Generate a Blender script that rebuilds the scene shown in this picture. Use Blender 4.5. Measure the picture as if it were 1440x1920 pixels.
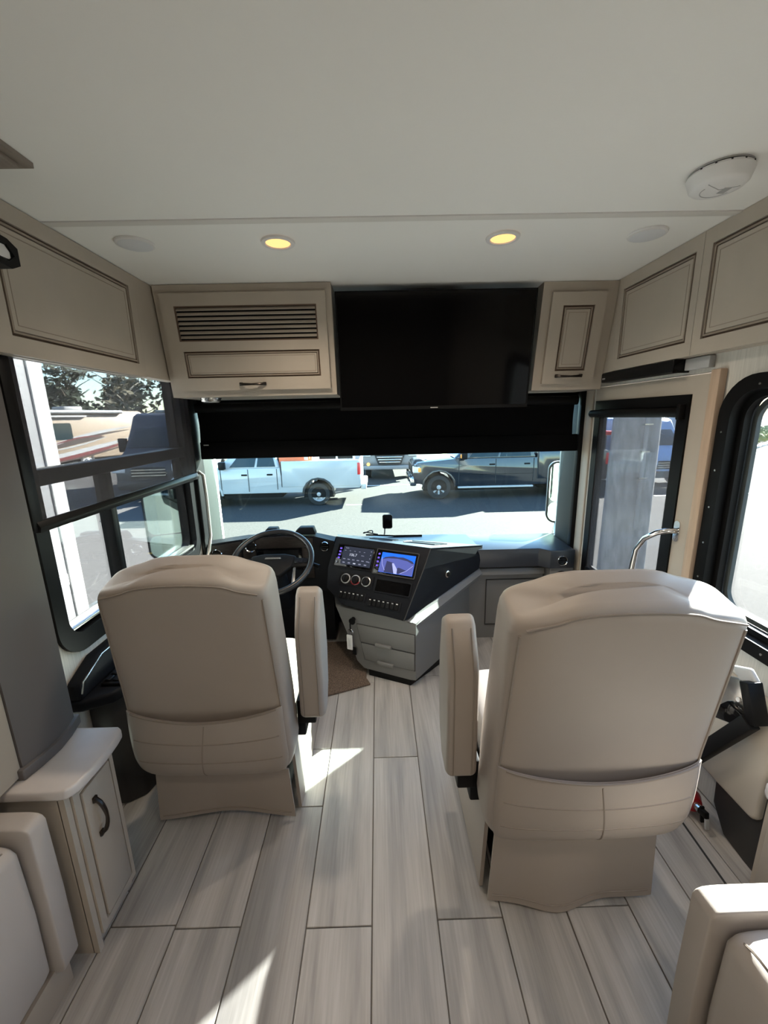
import bpy, bmesh, math, random
from mathutils import Vector, Matrix, geometry
random.seed(7)
for o in list(bpy.data.objects): bpy.data.objects.remove(o)
SC = bpy.context.scene
COL = SC.collection
PI = math.pi

# ---------------------------------------------------------------- camera
EYE = 1.5
_yaw, _pitch, _roll = [math.radians(a) for a in (.66, 13.03, -1.267)]
_f = Vector((math.sin(_yaw)*math.cos(_pitch), math.cos(_yaw)*math.cos(_pitch), -math.sin(_pitch)))
_r = Vector((math.cos(_yaw), -math.sin(_yaw), 0))
_u = _r.cross(_f)
_r2 = math.cos(_roll)*_r + math.sin(_roll)*_u
_u2 = -math.sin(_roll)*_r + math.cos(_roll)*_u
cam_d = bpy.data.cameras.new('camera'); cam = bpy.data.objects.new('camera', cam_d); COL.objects.link(cam)
cam.matrix_world = Matrix(((_r2.x, _u2.x, -_f.x, 0), (_r2.y, _u2.y, -_f.y, 0), (_r2.z, _u2.z, -_f.z, EYE), (0, 0, 0, 1)))
cam_d.sensor_fit = 'VERTICAL'; cam_d.sensor_height = 36; cam_d.lens = 36*770/1920
cam_d.clip_start = .02; cam_d.clip_end = 500
SC.camera = cam

# ---------------------------------------------------------------- sky, sun, exposure
SUN_DIR = Vector((-1.50, -1.36, -1.0)).normalized()       # the way the light travels
world = bpy.data.worlds.new('sky'); SC.world = world; world.use_nodes = True
wn = world.node_tree; wn.nodes.clear()
w_out = wn.nodes.new('ShaderNodeOutputWorld'); w_bg = wn.nodes.new('ShaderNodeBackground'); w_sky = wn.nodes.new('ShaderNodeTexSky')
w_sky.sky_type = 'NISHITA'; w_sky.sun_disc = False
w_sky.sun_elevation = math.asin(-SUN_DIR.z); w_sky.sun_rotation = math.atan2(-SUN_DIR.x, -SUN_DIR.y)
w_sky.altitude = 50; w_sky.air_density = 1.1; w_sky.dust_density = .15; w_sky.ozone_density = 3.0
w_bg.inputs['Strength'].default_value = .12
wn.links.new(w_sky.outputs[0], w_bg.inputs[0]); wn.links.new(w_bg.outputs[0], w_out.inputs[0])
sun_d = bpy.data.lights.new('sun', 'SUN'); sun_d.energy = 12.0; sun_d.angle = math.radians(.6); sun_d.color = (1, .95, .88)
sun = bpy.data.objects.new('sun', sun_d); COL.objects.link(sun)
sun.rotation_euler = (-SUN_DIR).to_track_quat('Z', 'Y').to_euler(); sun.location = (20, 20, 20)
SC.view_settings.view_transform = 'Standard'
try: SC.view_settings.look = 'None'
except Exception: pass
SC.view_settings.gamma = 1; SC.view_settings.use_curve_mapping = False
SC.view_settings.exposure = 3.25

# ---------------------------------------------------------------- materials
MATS = {}
def srgb(h):
    h = h.lstrip('#'); c = [int(h[i:i+2], 16)/255 for i in (0, 2, 4)]
    return tuple(((x/12.92) if x <= .04045 else ((x+.055)/1.055)**2.4) for x in c)
def mat(name, col, rough=.5, metal=0., bump=0., bscale=200., var=0., vscale=6., stretch=(1, 1, 1), coat=0., spec=.5, emit=None, estr=0., sheen=0.):
    if name in MATS: return MATS[name]
    if isinstance(col, str): col = srgb(col)
    m = bpy.data.materials.new(name); m.use_nodes = True; nt = m.node_tree; b = nt.nodes['Principled BSDF']
    b.inputs['Base Color'].default_value = (*col, 1); b.inputs['Roughness'].default_value = rough; b.inputs['Metallic'].default_value = metal
    b.inputs['Specular IOR Level'].default_value = spec; b.inputs['Coat Weight'].default_value = coat; b.inputs['Coat Roughness'].default_value = .08
    if sheen: b.inputs['Sheen Weight'].default_value = sheen
    if emit:
        b.inputs['Emission Color'].default_value = (*(srgb(emit) if isinstance(emit, str) else emit), 1); b.inputs['Emission Strength'].default_value = estr
    if bump or var:
        tc = nt.nodes.new('ShaderNodeTexCoord'); mp = nt.nodes.new('ShaderNodeMapping'); mp.inputs['Scale'].default_value = stretch
        nt.links.new(tc.outputs['Object'], mp.inputs['Vector'])
        if var:
            n = nt.nodes.new('ShaderNodeTexNoise'); n.inputs['Scale'].default_value = vscale; n.inputs['Detail'].default_value = 5
            nt.links.new(mp.outputs[0], n.inputs['Vector'])
            r = nt.nodes.new('ShaderNodeValToRGB')
            r.color_ramp.elements[0].position = .3; r.color_ramp.elements[1].position = .7
            r.color_ramp.elements[0].color = (*[c*(1-var) for c in col], 1); r.color_ramp.elements[1].color = (*[min(1, c*(1+var)) for c in col], 1)
            nt.links.new(n.outputs['Fac'], r.inputs[0]); nt.links.new(r.outputs[0], b.inputs['Base Color'])
        if bump:
            n2 = nt.nodes.new('ShaderNodeTexNoise'); n2.inputs['Scale'].default_value = bscale; n2.inputs['Detail'].default_value = 3
            nt.links.new(mp.outputs[0], n2.inputs['Vector'])
            bp = nt.nodes.new('ShaderNodeBump'); bp.inputs['Strength'].default_value = bump; bp.inputs['Distance'].default_value = .002
            nt.links.new(n2.outputs['Fac'], bp.inputs['Height']); nt.links.new(bp.outputs[0], b.inputs['Normal'])
    MATS[name] = m; return m
def mix_mat(name, tint, gloss, rough=.02, dcol=None, dmix=0.):
    """clear pane or mesh: straight-through transparency, a little reflection, some diffuse cloth"""
    m = bpy.data.materials.new(name); m.use_nodes = True; nt = m.node_tree; nt.nodes.clear()
    out = nt.nodes.new('ShaderNodeOutputMaterial'); tr = nt.nodes.new('ShaderNodeBsdfTransparent'); tr.inputs[0].default_value = (*tint, 1)
    gl = nt.nodes.new('ShaderNodeBsdfGlossy'); gl.inputs['Roughness'].default_value = rough
    fr = nt.nodes.new('ShaderNodeFresnel'); fr.inputs['IOR'].default_value = 1.45
    ml = nt.nodes.new('ShaderNodeMath'); ml.operation = 'MULTIPLY'; ml.inputs[1].default_value = gloss
    nt.links.new(fr.outputs[0], ml.inputs[0])
    mx = nt.nodes.new('ShaderNodeMixShader'); nt.links.new(ml.outputs[0], mx.inputs[0]); nt.links.new(tr.outputs[0], mx.inputs[1]); nt.links.new(gl.outputs[0], mx.inputs[2])
    last = mx
    if dcol:
        df = nt.nodes.new('ShaderNodeBsdfDiffuse'); df.inputs[0].default_value = (*dcol, 1)
        mx2 = nt.nodes.new('ShaderNodeMixShader'); mx2.inputs[0].default_value = dmix
        nt.links.new(mx.outputs[0], mx2.inputs[1]); nt.links.new(df.outputs[0], mx2.inputs[2]); last = mx2
    nt.links.new(last.outputs[0], out.inputs[0]); MATS[name] = m; return m
def emis(name, col, s):
    if name in MATS: return MATS[name]
    m = bpy.data.materials.new(name); m.use_nodes = True; nt = m.node_tree; nt.nodes.clear()
    out = nt.nodes.new('ShaderNodeOutputMaterial'); e = nt.nodes.new('ShaderNodeEmission')
    e.inputs[0].default_value = (*(srgb(col) if isinstance(col, str) else col), 1); e.inputs[1].default_value = s
    nt.links.new(e.outputs[0], out.inputs[0]); MATS[name] = m; return m
def plank_mat():
    m = bpy.data.materials.new('plank_wood'); m.use_nodes = True; nt = m.node_tree; b = nt.nodes['Principled BSDF']; L = nt.links
    tc = nt.nodes.new('ShaderNodeTexCoord'); oi = nt.nodes.new('ShaderNodeObjectInfo')
    sc = nt.nodes.new('ShaderNodeVectorMath'); sc.operation = 'MULTIPLY'; sc.inputs[1].default_value = (13, 1.1, 1)
    cmb = nt.nodes.new('ShaderNodeCombineXYZ'); k = nt.nodes.new('ShaderNodeMath'); k.operation = 'MULTIPLY'; k.inputs[1].default_value = 37.
    L.new(oi.outputs['Random'], k.inputs[0]); L.new(k.outputs[0], cmb.inputs[0]); L.new(k.outputs[0], cmb.inputs[1])
    ad = nt.nodes.new('ShaderNodeVectorMath'); ad.operation = 'ADD'
    L.new(tc.outputs['Object'], sc.inputs[0]); L.new(sc.outputs[0], ad.inputs[0]); L.new(cmb.outputs[0], ad.inputs[1])
    n1 = nt.nodes.new('ShaderNodeTexNoise'); n1.inputs['Scale'].default_value = 1.1; n1.inputs['Detail'].default_value = 6; n1.inputs['Roughness'].default_value = .55; n1.inputs['Distortion'].default_value = .4
    L.new(ad.outputs[0], n1.inputs['Vector'])
    r = nt.nodes.new('ShaderNodeValToRGB'); e = r.color_ramp.elements
    e[0].position = .28; e[0].color = (.25, .24, .235, 1); e[1].position = .72; e[1].color = (.51, .485, .465, 1)
    x = e.new(.5); x.color = (.41, .388, .367, 1)
    L.new(n1.outputs['Fac'], r.inputs[0])
    sc2 = nt.nodes.new('ShaderNodeVectorMath'); sc2.operation = 'MULTIPLY'; sc2.inputs[1].default_value = (150, 4, 1)
    L.new(tc.outputs['Object'], sc2.inputs[0]); ad2 = nt.nodes.new('ShaderNodeVectorMath'); ad2.operation = 'ADD'; L.new(sc2.outputs[0], ad2.inputs[0]); L.new(cmb.outputs[0], ad2.inputs[1])
    n2 = nt.nodes.new('ShaderNodeTexNoise'); n2.inputs['Scale'].default_value = 1.; n2.inputs['Detail'].default_value = 3; L.new(ad2.outputs[0], n2.inputs['Vector'])
    r2 = nt.nodes.new('ShaderNodeValToRGB'); r2.color_ramp.elements[0].position = .3; r2.color_ramp.elements[0].color = (.90, .895, .885, 1); r2.color_ramp.elements[1].position = .65; r2.color_ramp.elements[1].color = (1.06, 1.06, 1.06, 1)
    L.new(n2.outputs['Fac'], r2.inputs[0])
    mx = nt.nodes.new('ShaderNodeMix'); mx.data_type = 'RGBA'; mx.blend_type = 'MULTIPLY'; mx.inputs['Factor'].default_value = 1
    L.new(r.outputs[0], mx.inputs['A']); L.new(r2.outputs[0], mx.inputs['B'])
    hs = nt.nodes.new('ShaderNodeHueSaturation'); mr = nt.nodes.new('ShaderNodeMapRange'); mr.inputs['To Min'].default_value = .86; mr.inputs['To Max'].default_value = 1.12
    L.new(oi.outputs['Random'], mr.inputs['Value']); L.new(mr.outputs[0], hs.inputs['Value']); L.new(mx.outputs['Result'], hs.inputs['Color']); L.new(hs.outputs[0], b.inputs['Base Color'])
    b.inputs['Roughness'].default_value = .42
    bp = nt.nodes.new('ShaderNodeBump'); bp.inputs['Strength'].default_value = .12; bp.inputs['Distance'].default_value = .002; L.new(n2.outputs['Fac'], bp.inputs['Height']); L.new(bp.outputs[0], b.inputs['Normal'])
    MATS['plank_wood'] = m; return m
plank_mat()
mat('crown_wood', (.24, .20, .17), .5, var=.12, vscale=8, stretch=(8, .6, 8))
mat('wall_rear', (.20, .18, .16), .6)
mat('ceiling_white', (.90, .89, .86), .8, bump=.05, bscale=60)
mat('seam', (.74, .72, .68), .7)
mat('wall_cover', (.60, .575, .525), .75, bump=.25, bscale=60, var=.10, vscale=30, stretch=(6, 6, .25))
mat('cab', (.46, .405, .34), .48, bump=.04, bscale=40, var=.05, vscale=5)
mat('glaze', (.115, .072, .048), .6)
mat('glaze_soft', (.30, .245, .195), .55)
mat('bronze', (.035, .028, .024), .32, metal=.8)
mat('cream', (.345, .298, .262), .52, bump=.06, bscale=350, var=.02)
mat('cream_seam', (.25, .21, .18), .6)
mat('cream_sofa', (.41, .37, .34), .5, bump=.05, bscale=300)
mat('black', (.006, .006, .0065), .5, spec=.15)
mat('black_soft', (.009, .010, .012), .6, spec=.15)
mat('black_gloss', (.003, .003, .0035), .08, spec=.25)
mat('frame_black', (.006, .006, .0065), .42, spec=.15)
mat('dash_dark', (.008, .009, .012), .55, bump=.08, bscale=500, spec=.14)
mat('dash_top', (.016, .022, .034), .34, bump=.08, bscale=500, spec=.8)
mat('dash_wood', (.024, .019, .017), .4, spec=.2, var=.45, vscale=8, stretch=(3, 3, 30))
mat('dash_grey', (.155, .153, .148), .5, bump=.05, bscale=500)
mat('dash_grey_side', (.36, .35, .335), .5, bump=.05, bscale=500)
mat('console_dark', (.045, .043, .042), .5, spec=.25)
mat('seam_dark', (.03, .03, .03), .7)
mat('chrome', (.75, .75, .76), .12, metal=1)
mat('silver', (.55, .54, .52), .25, metal=.9)
mat('white_plastic', (.78, .77, .76), .4)
mat('grey_plastic', (.42, .42, .42), .5)
mat('shade_black', (.005, .005, .0055), .9, bump=.1, bscale=800, spec=.05)
mat('counter', (.56, .52, .50), .3, var=.03, vscale=20)
mat('panel_grey', (.105, .093, .09), .5)
mat('casing_sun_tan', (.50, .37, .27), .5, var=.08, vscale=10, stretch=(6, 6, .5))  # door casing tone, with the warmth of grazing sun put into the colour
mat('carpet', (.13, .092, .068), .95, bump=1.0, bscale=260, var=.6, vscale=170)
mat('red_paint', (.28, .012, .018), .35)
mat('pillar_grey', (.028, .034, .032), .55, spec=.25)
mat('pillar_dark', (.055, .063, .062), .5, spec=.25)
mat('grout', (.17, .155, .14), .8)
mat('wood_base', (.34, .29, .24), .5)
mix_mat('glass', (.93, .97, .97), .55)
mix_mat('windshield_glass', (.80, .89, .87), .45)
mix_mat('mesh_shade', (.97, .97, .98), .0, dcol=(.09, .09, .10), dmix=.36)
mix_mat('mesh_door', (.97, .97, .98), .0, dcol=(.10, .10, .11), dmix=.34)

# ---------------------------------------------------------------- mesh builder
REST = {}
def frame(o, x, y, z=(0, 0, 1)):
    x, y, z = Vector(x).normalized(), Vector(y).normalized(), Vector(z).normalized()
    return Matrix(((x.x, y.x, z.x, o[0]), (x.y, y.y, z.y, o[1]), (x.z, y.z, z.z, o[2]), (0, 0, 0, 1)))
def T(x, y, z): return Matrix.Translation((x, y, z))
def rrect(x0, x1, y0, y1, r, n=6):
    p = []
    for cx, cy, a in ((x1-r, y0+r, -90), (x1-r, y1-r, 0), (x0+r, y1-r, 90), (x0+r, y0+r, 180)):
        for i in range(n+1):
            t = math.radians(a+90*i/n); p.append((cx+r*math.cos(t), cy+r*math.sin(t)))
    return p
def circ(cx, cy, r, n=24, a0=0, a1=360):
    full = abs(a1-a0) >= 360
    return [(cx+r*math.cos(math.radians(a0+(a1-a0)*i/(n if full else n-1))), cy+r*math.sin(math.radians(a0+(a1-a0)*i/(n if full else n-1)))) for i in range(n)]
PL = {'xz': lambda p, d: (p[0], d, p[1]), 'xy': lambda p, d: (p[0], p[1], d), 'yz': lambda p, d: (d, p[0], p[1])}
class MB:
    def __init__(s, M=None): s.v = []; s.f = []; s.M = M
    def add(s, v, f, M=None):
        k = len(s.v); m = M if M is not None else s.M
        if M is not None and s.M is not None: m = s.M @ M
        s.v += [tuple(m @ Vector(p)) if m is not None else tuple(p) for p in v]
        s.f += [tuple(i+k for i in q) for q in f]; return s
    def _bev(s, v, f, b, seg, M=None, ang=25):
        bm = bmesh.new(); vs = [bm.verts.new(p) for p in v]
        for q in f:
            try: bm.faces.new([vs[i] for i in q])
            except ValueError: pass
        bmesh.ops.recalc_face_normals(bm, faces=bm.faces)
        ed = [e for e in bm.edges if len(e.link_faces) == 2 and e.calc_face_angle(0) > math.radians(ang)]
        bmesh.ops.bevel(bm, geom=ed, offset=b, segments=seg, profile=.5, affect='EDGES', clamp_overlap=True)
        bm.verts.index_update()
        s.add([x.co for x in bm.verts], [[x.index for x in q.verts] for q in bm.faces], M); bm.free(); return s
    def box(s, x0, x1, y0, y1, z0, z1, b=0, seg=2, M=None):
        v = [(x, y, z) for x in (x0, x1) for y in (y0, y1) for z in (z0, z1)]
        f = [(0, 1, 3, 2), (4, 6, 7, 5), (0, 4, 5, 1), (2, 3, 7, 6), (0, 2, 6, 4), (1, 5, 7, 3)]
        return s._bev(v, f, b, seg, M) if b else s.add(v, f, M)
    def prism(s, pts, d0, d1, plane='xz', b=0, seg=2, M=None, ang=25):
        g = PL[plane]; n = len(pts)
        v = [g(p, d0) for p in pts]+[g(p, d1) for p in pts]
        f = [tuple(range(n)), tuple(range(2*n-1, n-1, -1))]+[(i, (i+1) % n, n+(i+1) % n, n+i) for i in range(n)]
        return s._bev(v, f, b, seg, M, ang) if b else s.add(v, f, M)
    def plate(s, outer, holes, d0, d1, plane='xz', M=None):
        g = PL[plane]; rings = [outer]+holes
        tri = geometry.tessellate_polygon([[Vector((p[0], p[1], 0)) for p in r] for r in rings])
        flat = [p for r in rings for p in r]; n = len(flat)
        v = [g(p, d0) for p in flat]+[g(p, d1) for p in flat]
        f = [tuple(t) for t in tri]+[tuple(i+n for i in t) for t in tri]; k = 0
        for r in rings:
            m = len(r)
            for i in range(m): a, c = k+i, k+(i+1) % m; f.append((a, c, c+n, a+n))
            k += m
        return s.add(v, f, M)
    def tube(s, pts, r, n=8, closed=False, M=None):
        P = [Vector(p) for p in pts]; m = len(P); R = r if isinstance(r, (list, tuple)) else [r]*m
        v = []; up = None
        for i in range(m):
            a = P[(i-1) % m] if (closed or i) else P[0]; c = P[(i+1) % m] if (closed or i < m-1) else P[-1]
            t = (c-a)
            if t.length < 1e-9: t = Vector((0, 0, 1))
            t.normalize()
            if up is None:
                up = Vector((0, 0, 1)) if abs(t.z) < .9 else Vector((1, 0, 0))
            up = (up-t*up.dot(t))
            if up.length < 1e-6: up = t.orthogonal()
            up.normalize(); w = t.cross(up)
            v += [P[i]+(up*math.cos(2*PI*k/n)+w*math.sin(2*PI*k/n))*R[i] for k in range(n)]
        f = []
        for i in range(m if closed else m-1):
            j = (i+1) % m
            f += [(i*n+k, i*n+(k+1) % n, j*n+(k+1) % n, j*n+k) for k in range(n)]
        if not closed: f += [tuple(range(n)), tuple(range((m-1)*n, m*n))]
        return s.add(v, f, M)
    def lathe(s, prof, n=24, M=None, caps=True):
        v = []; m = len(prof)
        for r, h in prof: v += [(r*math.cos(2*PI*k/n), r*math.sin(2*PI*k/n), h) for k in range(n)]
        f = []
        for i in range(m-1): f += [(i*n+k, i*n+(k+1) % n, (i+1)*n+(k+1) % n, (i+1)*n+k) for k in range(n)]
        if caps: f += [tuple(range(n)), tuple(range((m-1)*n, m*n))]
        return s.add(v, f, M)
    def loft(s, rings, caps=True, M=None):
        n = len(rings[0]); v = [p for r in rings for p in r]; f = []
        for i in range(len(rings)-1): f += [(i*n+k, i*n+(k+1) % n, (i+1)*n+(k+1) % n, (i+1)*n+k) for k in range(n)]
        if caps: f += [tuple(range(n)), tuple(range((len(rings)-1)*n, len(rings)*n))]
        return s.add(v, f, M)
    def soft(s, x0, x1, y0, y1, z0, z1, e=.28, n=18, m=12, M=None):
        sp = lambda c, e: math.copysign(abs(c)**e, c)
        cx, cy, cz = (x0+x1)/2, (y0+y1)/2, (z0+z1)/2; a, b, c = (x1-x0)/2, (y1-y0)/2, (z1-z0)/2
        rings = []; N = n*2
        for i in range(m+1):
            t = -PI/2+PI*(i/m)
            t = math.copysign(abs(t/(PI/2))**.75, t)*PI/2
            ct, st = sp(math.cos(t), e), sp(math.sin(t), e)
            if i in (0, m): ct = .02
            ring = []
            for k in range(N):
                ph = 2*PI*(k+.5)/N
                ring.append((cx+a*ct*sp(math.cos(ph), e), cy+b*ct*sp(math.sin(ph), e), cz+c*st))
            rings.append(ring)
        return s.loft(rings, True, M)
    def grid(s, fn, nu, nv, thick=None, M=None):
        v = [Vector(fn(i/nu, j/nv)) for j in range(nv+1) for i in range(nu+1)]; W = nu+1
        f = [(j*W+i, j*W+i+1, (j+1)*W+i+1, (j+1)*W+i) for j in range(nv) for i in range(nu)]
        if thick:
            t = Vector(thick); k = len(v); v = v+[p+t for p in v]; f2 = [tuple(i+k for i in reversed(q)) for q in f]
            b = [i for i in range(W)]+[j*W+nu for j in range(1, nv+1)]+[nv*W+i for i in range(nu-1, -1, -1)]+[j*W for j in range(nv-1, 0, -1)]
            f = f+f2+[(b[i], b[(i+1) % len(b)], b[(i+1) % len(b)]+k, b[i]+k) for i in range(len(b))]
        return s.add(v, f, M)
    def build(s, name, m, parent=None, smooth=True, ang=38):
        vs = s.v; xs = [p[0] for p in vs]; ys = [p[1] for p in vs]; zs = [p[2] for p in vs]
        o0 = Vector(((min(xs)+max(xs))/2, (min(ys)+max(ys))/2, min(zs)))
        me = bpy.data.meshes.new(name); me.from_pydata([tuple(Vector(p)-o0) for p in vs], [], s.f)
        bm = bmesh.new(); bm.from_mesh(me); bmesh.ops.recalc_face_normals(bm, faces=bm.faces)
        if smooth:
            a = math.radians(ang)
            for q in bm.faces: q.smooth = True
            for e in bm.edges: e.smooth = len(e.link_faces) == 2 and e.calc_face_angle(0) < a
        bm.to_mesh(me); bm.free()
        me.materials.append(MATS[m] if isinstance(m, str) else m)
        o = bpy.data.objects.new(name, me); COL.objects.link(o); o.location = o0; REST[o.name] = Matrix.Translation(o0)
        if parent is not None: o.parent = parent; o.matrix_parent_inverse = REST[parent.name].inverted()
        return o
def tag(o, label=None, cat=None, group=None, kind=None):
    if label: o['label'] = label
    if cat: o['category'] = cat
    if group: o['group'] = group
    if kind: o['kind'] = kind
    return o
def thing(name, label, cat, loc=(0, 0, 0), group=None):
    o = bpy.data.objects.new(name, None); COL.objects.link(o); o.location = loc; o.empty_display_size = .1
    REST[o.name] = Matrix.Translation(loc); return tag(o, label, cat, group)
def struct(o): o['kind'] = 'structure'; return o
def text_mesh(txt, size, M, name, m, parent, depth=.0004):
    c = bpy.data.curves.new('t', 'FONT'); c.body = txt; c.size = size; c.extrude = depth; c.align_x = 'CENTER'; c.align_y = 'CENTER'
    t = bpy.data.objects.new('t', c); COL.objects.link(t)
    dg = bpy.context.evaluated_depsgraph_get(); me = bpy.data.meshes.new_from_object(t.evaluated_get(dg))
    mb = MB(M); mb.add([v.co for v in me.vertices], [tuple(p.vertices) for p in me.polygons])
    bpy.data.objects.remove(t); bpy.data.curves.remove(c); bpy.data.meshes.remove(me)
    return mb.build(name, m, parent, smooth=False)
# ================================================================ the coach: floor, ceiling, walls
CEIL = 2.13; XL = -1.12; XR = 1.27
fl = struct(MB().box(-1.85, 1.40, -3.0, 2.86, -.06, -.006).build('floor', 'grout'))
PW = .2
joints = {-6: (.3, 1.5), -5: (.0, 1.05), -4: (.95, 2.1), -3: (-.2, .94, 2.05), -2: (.1, 1.33, 1.62), -1: (-.3, .93, 2.1), 0: (.35, 1.56), 1: (-.25, .94, 2.15), 2: (.2, 1.35), 3: (.4, .96, 2.0), 4: (.1, 1.15), 5: (.55, 1.6), 6: (.2, 1.4)}
for c in range(-9, 7):
    x0 = -.053+PW*c; x1 = min(x0+PW, 1.268)
    if x1-x0 < .03: continue
    js = joints.get(c, (.4, 1.3)); cuts = [-3.0]+[j for j in (js[0]-2.44, js[0]-1.22) if j > -2.9]+list(js)+[2.84]
    for a, b in zip(cuts[:-1], cuts[1:]):
        MB().box(x0+.0018, x1-.0018, a+.0018, b-.0018, -.006, .0, b=.0012, seg=1).build('plank', 'plank_wood', fl)
ce = struct(MB().box(-1.85, 1.40, -3.0, 1.50, CEIL, CEIL+.05).build('ceiling', 'ceiling_white'))
MB().box(-1.12, 1.27, 1.54, 2.70, CEIL+.001, CEIL+.05).build('front_panel', 'ceiling_white', ce)
MB().box(-1.12, 1.27, 1.503, 1.537, CEIL-.003, CEIL+.02, b=.003).build('seam_strip', 'seam', ce)

def wall_x(name, x0, x1, y0, y1, holes, m='wall_cover', z1=CEIL):
    return struct(MB().plate([(y0, 0), (y1, 0), (y1, z1), (y0, z1)], holes, x0, x1, 'yz').build(name, m, smooth=False))
W1 = (1.29, 2.455, .68, 1.82)      # driver's side window, outer frame
wall_x('wall_left', XL-.07, XL, .90, 2.86, [rrect(W1[0]+.02, W1[1]-.02, W1[2]+.02, W1[3]-.02, .10)])
wall_x('wall_left_rear', -1.85, -1.79, -3.0, .90, [], 'wall_rear')
struct(MB().box(-1.85, XL-.001, .90, .96, 0, CEIL).build('wall_left_end', 'wall_cover'))
W3 = (.30, 1.53, .68, 1.615)
D1 = (1.575, 2.435, 0, 1.64)
wr = wall_x('wall_right', XR, XR+.07, -3.0, 2.86, [rrect(W3[0]+.02, W3[1]-.02, W3[2]+.02, W3[3]-.02, .12), [(D1[0], .02), (D1[1], .02), (D1[1], D1[3]), (D1[0], D1[3])]])
struct(MB().box(-1.85, 1.34, -3.06, -3.0, 0, CEIL).build('wall_back', 'wall_rear'))
# front wall: below the dash and above the windscreen
wf = struct(MB().box(XL-.07, XR+.07, 2.86, 2.92, -.3, .63).build('wall_front', 'console_dark'))
struct(MB().box(XL-.001, XR-.001, 2.62, 2.70, 1.60, CEIL).build('wall_front_header', 'black_soft'))
# windscreen
ws = struct(MB().box(XL+.002, XR-.002, -.004, .004, 0, 1.10, M=frame((0, 2.83, .62), (1, 0, 0), (0, 1, .14), (0, -.14, 1))).build('window_2', 'windshield_glass'))
MB().box(XL+.002, XR-.002, 2.80, 2.855, .60, .635).build('gasket', 'frame_black', ws)
MB().tube([(-.10, 2.815, .685), (.1, 2.815, .672), (.3, 2.815, .67)], .006).build('wiper_arm', 'black', ws)

# ---- A pillars
p = struct(MB().box(XL+.001, XL+.028, 2.475, 2.60, .0, 1.66, b=.008).build('trim_1', 'frame_black'))
MB().box(XL+.001, XL+.018, 2.605, 2.79, .60, 1.62, b=.006).build('pillar_cover', 'pillar_grey', p)
p = struct(MB().box(XR-.024, XR-.001, 2.585, 2.80, .60, 1.62, b=.008).build('trim_2', 'pillar_dark'))
MB().box(XR-.034, XR-.001, 2.54, 2.584, .40, 1.66, b=.006).build('pillar_edge', 'frame_black', p)
MB().box(XR-.012, XR-.001, 2.455, 2.538, .0, 1.66, b=.004).build('pillar_strip', 'cab', p)

# ---- driver's window
def ring_yz(mb, o, r0, i, r1, x0, x1): mb.plate(rrect(*o, r0, 8), [rrect(*i, r1, 8)], x0, x1, 'yz'); return mb
w = struct(ring_yz(MB(), W1, .12, (W1[0]+.055, W1[1]-.055, W1[2]+.07, W1[3]-.05), .07, XL-.075, XL+.014).build('window_1', 'frame_black'))
ring_yz(MB(), (W1[0]+.035, W1[1]-.035, W1[2]+.04, W1[3]-.03), .09, (W1[0]+.07, W1[1]-.07, W1[2]+.095, W1[3]-.06), .05, XL-.06, XL-.02).build('sash', 'frame_black', w)
MB().box(XL-.055, XL+.004, W1[0]+.05, W1[1]-.05, 1.30, 1.355, b=.006).build('rail', 'frame_black', w)
MB().box(XL-.055, XL-.002, 1.695, 1.722, .77, 1.30, b=.004).build('mullion', 'frame_black', w)
MB().box(XL-.065, XL-.015, 1.725, 1.755, .77, 1.30, b=.004).build('mullion', 'frame_black', w)
MB().box(XL-.05, XL+.012, W1[0]+.07, W1[1]-.07, .735, .752, b=.004).build('sill_track', 'frame_black', w)
MB().box(XL-.05, XL+.002, W1[0]+.07, W1[1]-.07, .765, .778, b=.004).build('sill_track', 'silver', w)
MB().box(XL-.044, XL-.040, W1[0]+.05, W1[1]-.05, 1.35, 1.78).build('pane', 'glass', w)
MB().box(XL-.036, XL-.032, W1[0]+.05, 1.71, .76, 1.31).build('pane', 'glass', w)
MB().box(XL-.050, XL-.046, 1.72, W1[1]-.05, .76, 1.31).build('pane', 'glass', w)

# ---- passenger's window
w = struct(ring_yz(MB(), W3, .14, (W3[0]+.05, W3[1]-.05, W3[2]+.05, W3[3]-.05), .10, XR-.016, XR+.075).build('window_3', 'frame_black'))
ring_yz(MB(), (W3[0]+.042, W3[1]-.042, W3[2]+.042, W3[3]-.042), .105, (W3[0]+.072, W3[1]-.072, W3[2]+.072, W3[3]-.072), .08, XR+.02, XR+.045).build('sash', 'frame_black', w)
ring_yz(MB(), (W3[0]+.070, W3[1]-.070, W3[2]+.070, W3[3]-.070), .085, (W3[0]+.088, W3[1]-.088, W3[2]+.088, W3[3]-.088), .07, XR+.052, XR+.068).build('gasket', 'pillar_dark', w)
MB().box(XR+.055, XR+.060, W3[0]+.05, W3[1]-.05, W3[2]+.05, W3[3]-.05).build('pane', 'glass', w)
for yy, zz in ((1.503, 1.42), (1.504, 1.28), (1.504, 1.14), (1.504, 1.0), (1.504, .86), (1.38, 1.58), (1.2, 1.58), (1.2, .705)):
    MB().lathe([(.0045, 0), (.004, .003)], 8, M=frame((XR-.016, yy, zz), (0, 1, 0), (0, 0, 1), (-1, 0, 0))).build('screw', 'silver', w)
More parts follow.
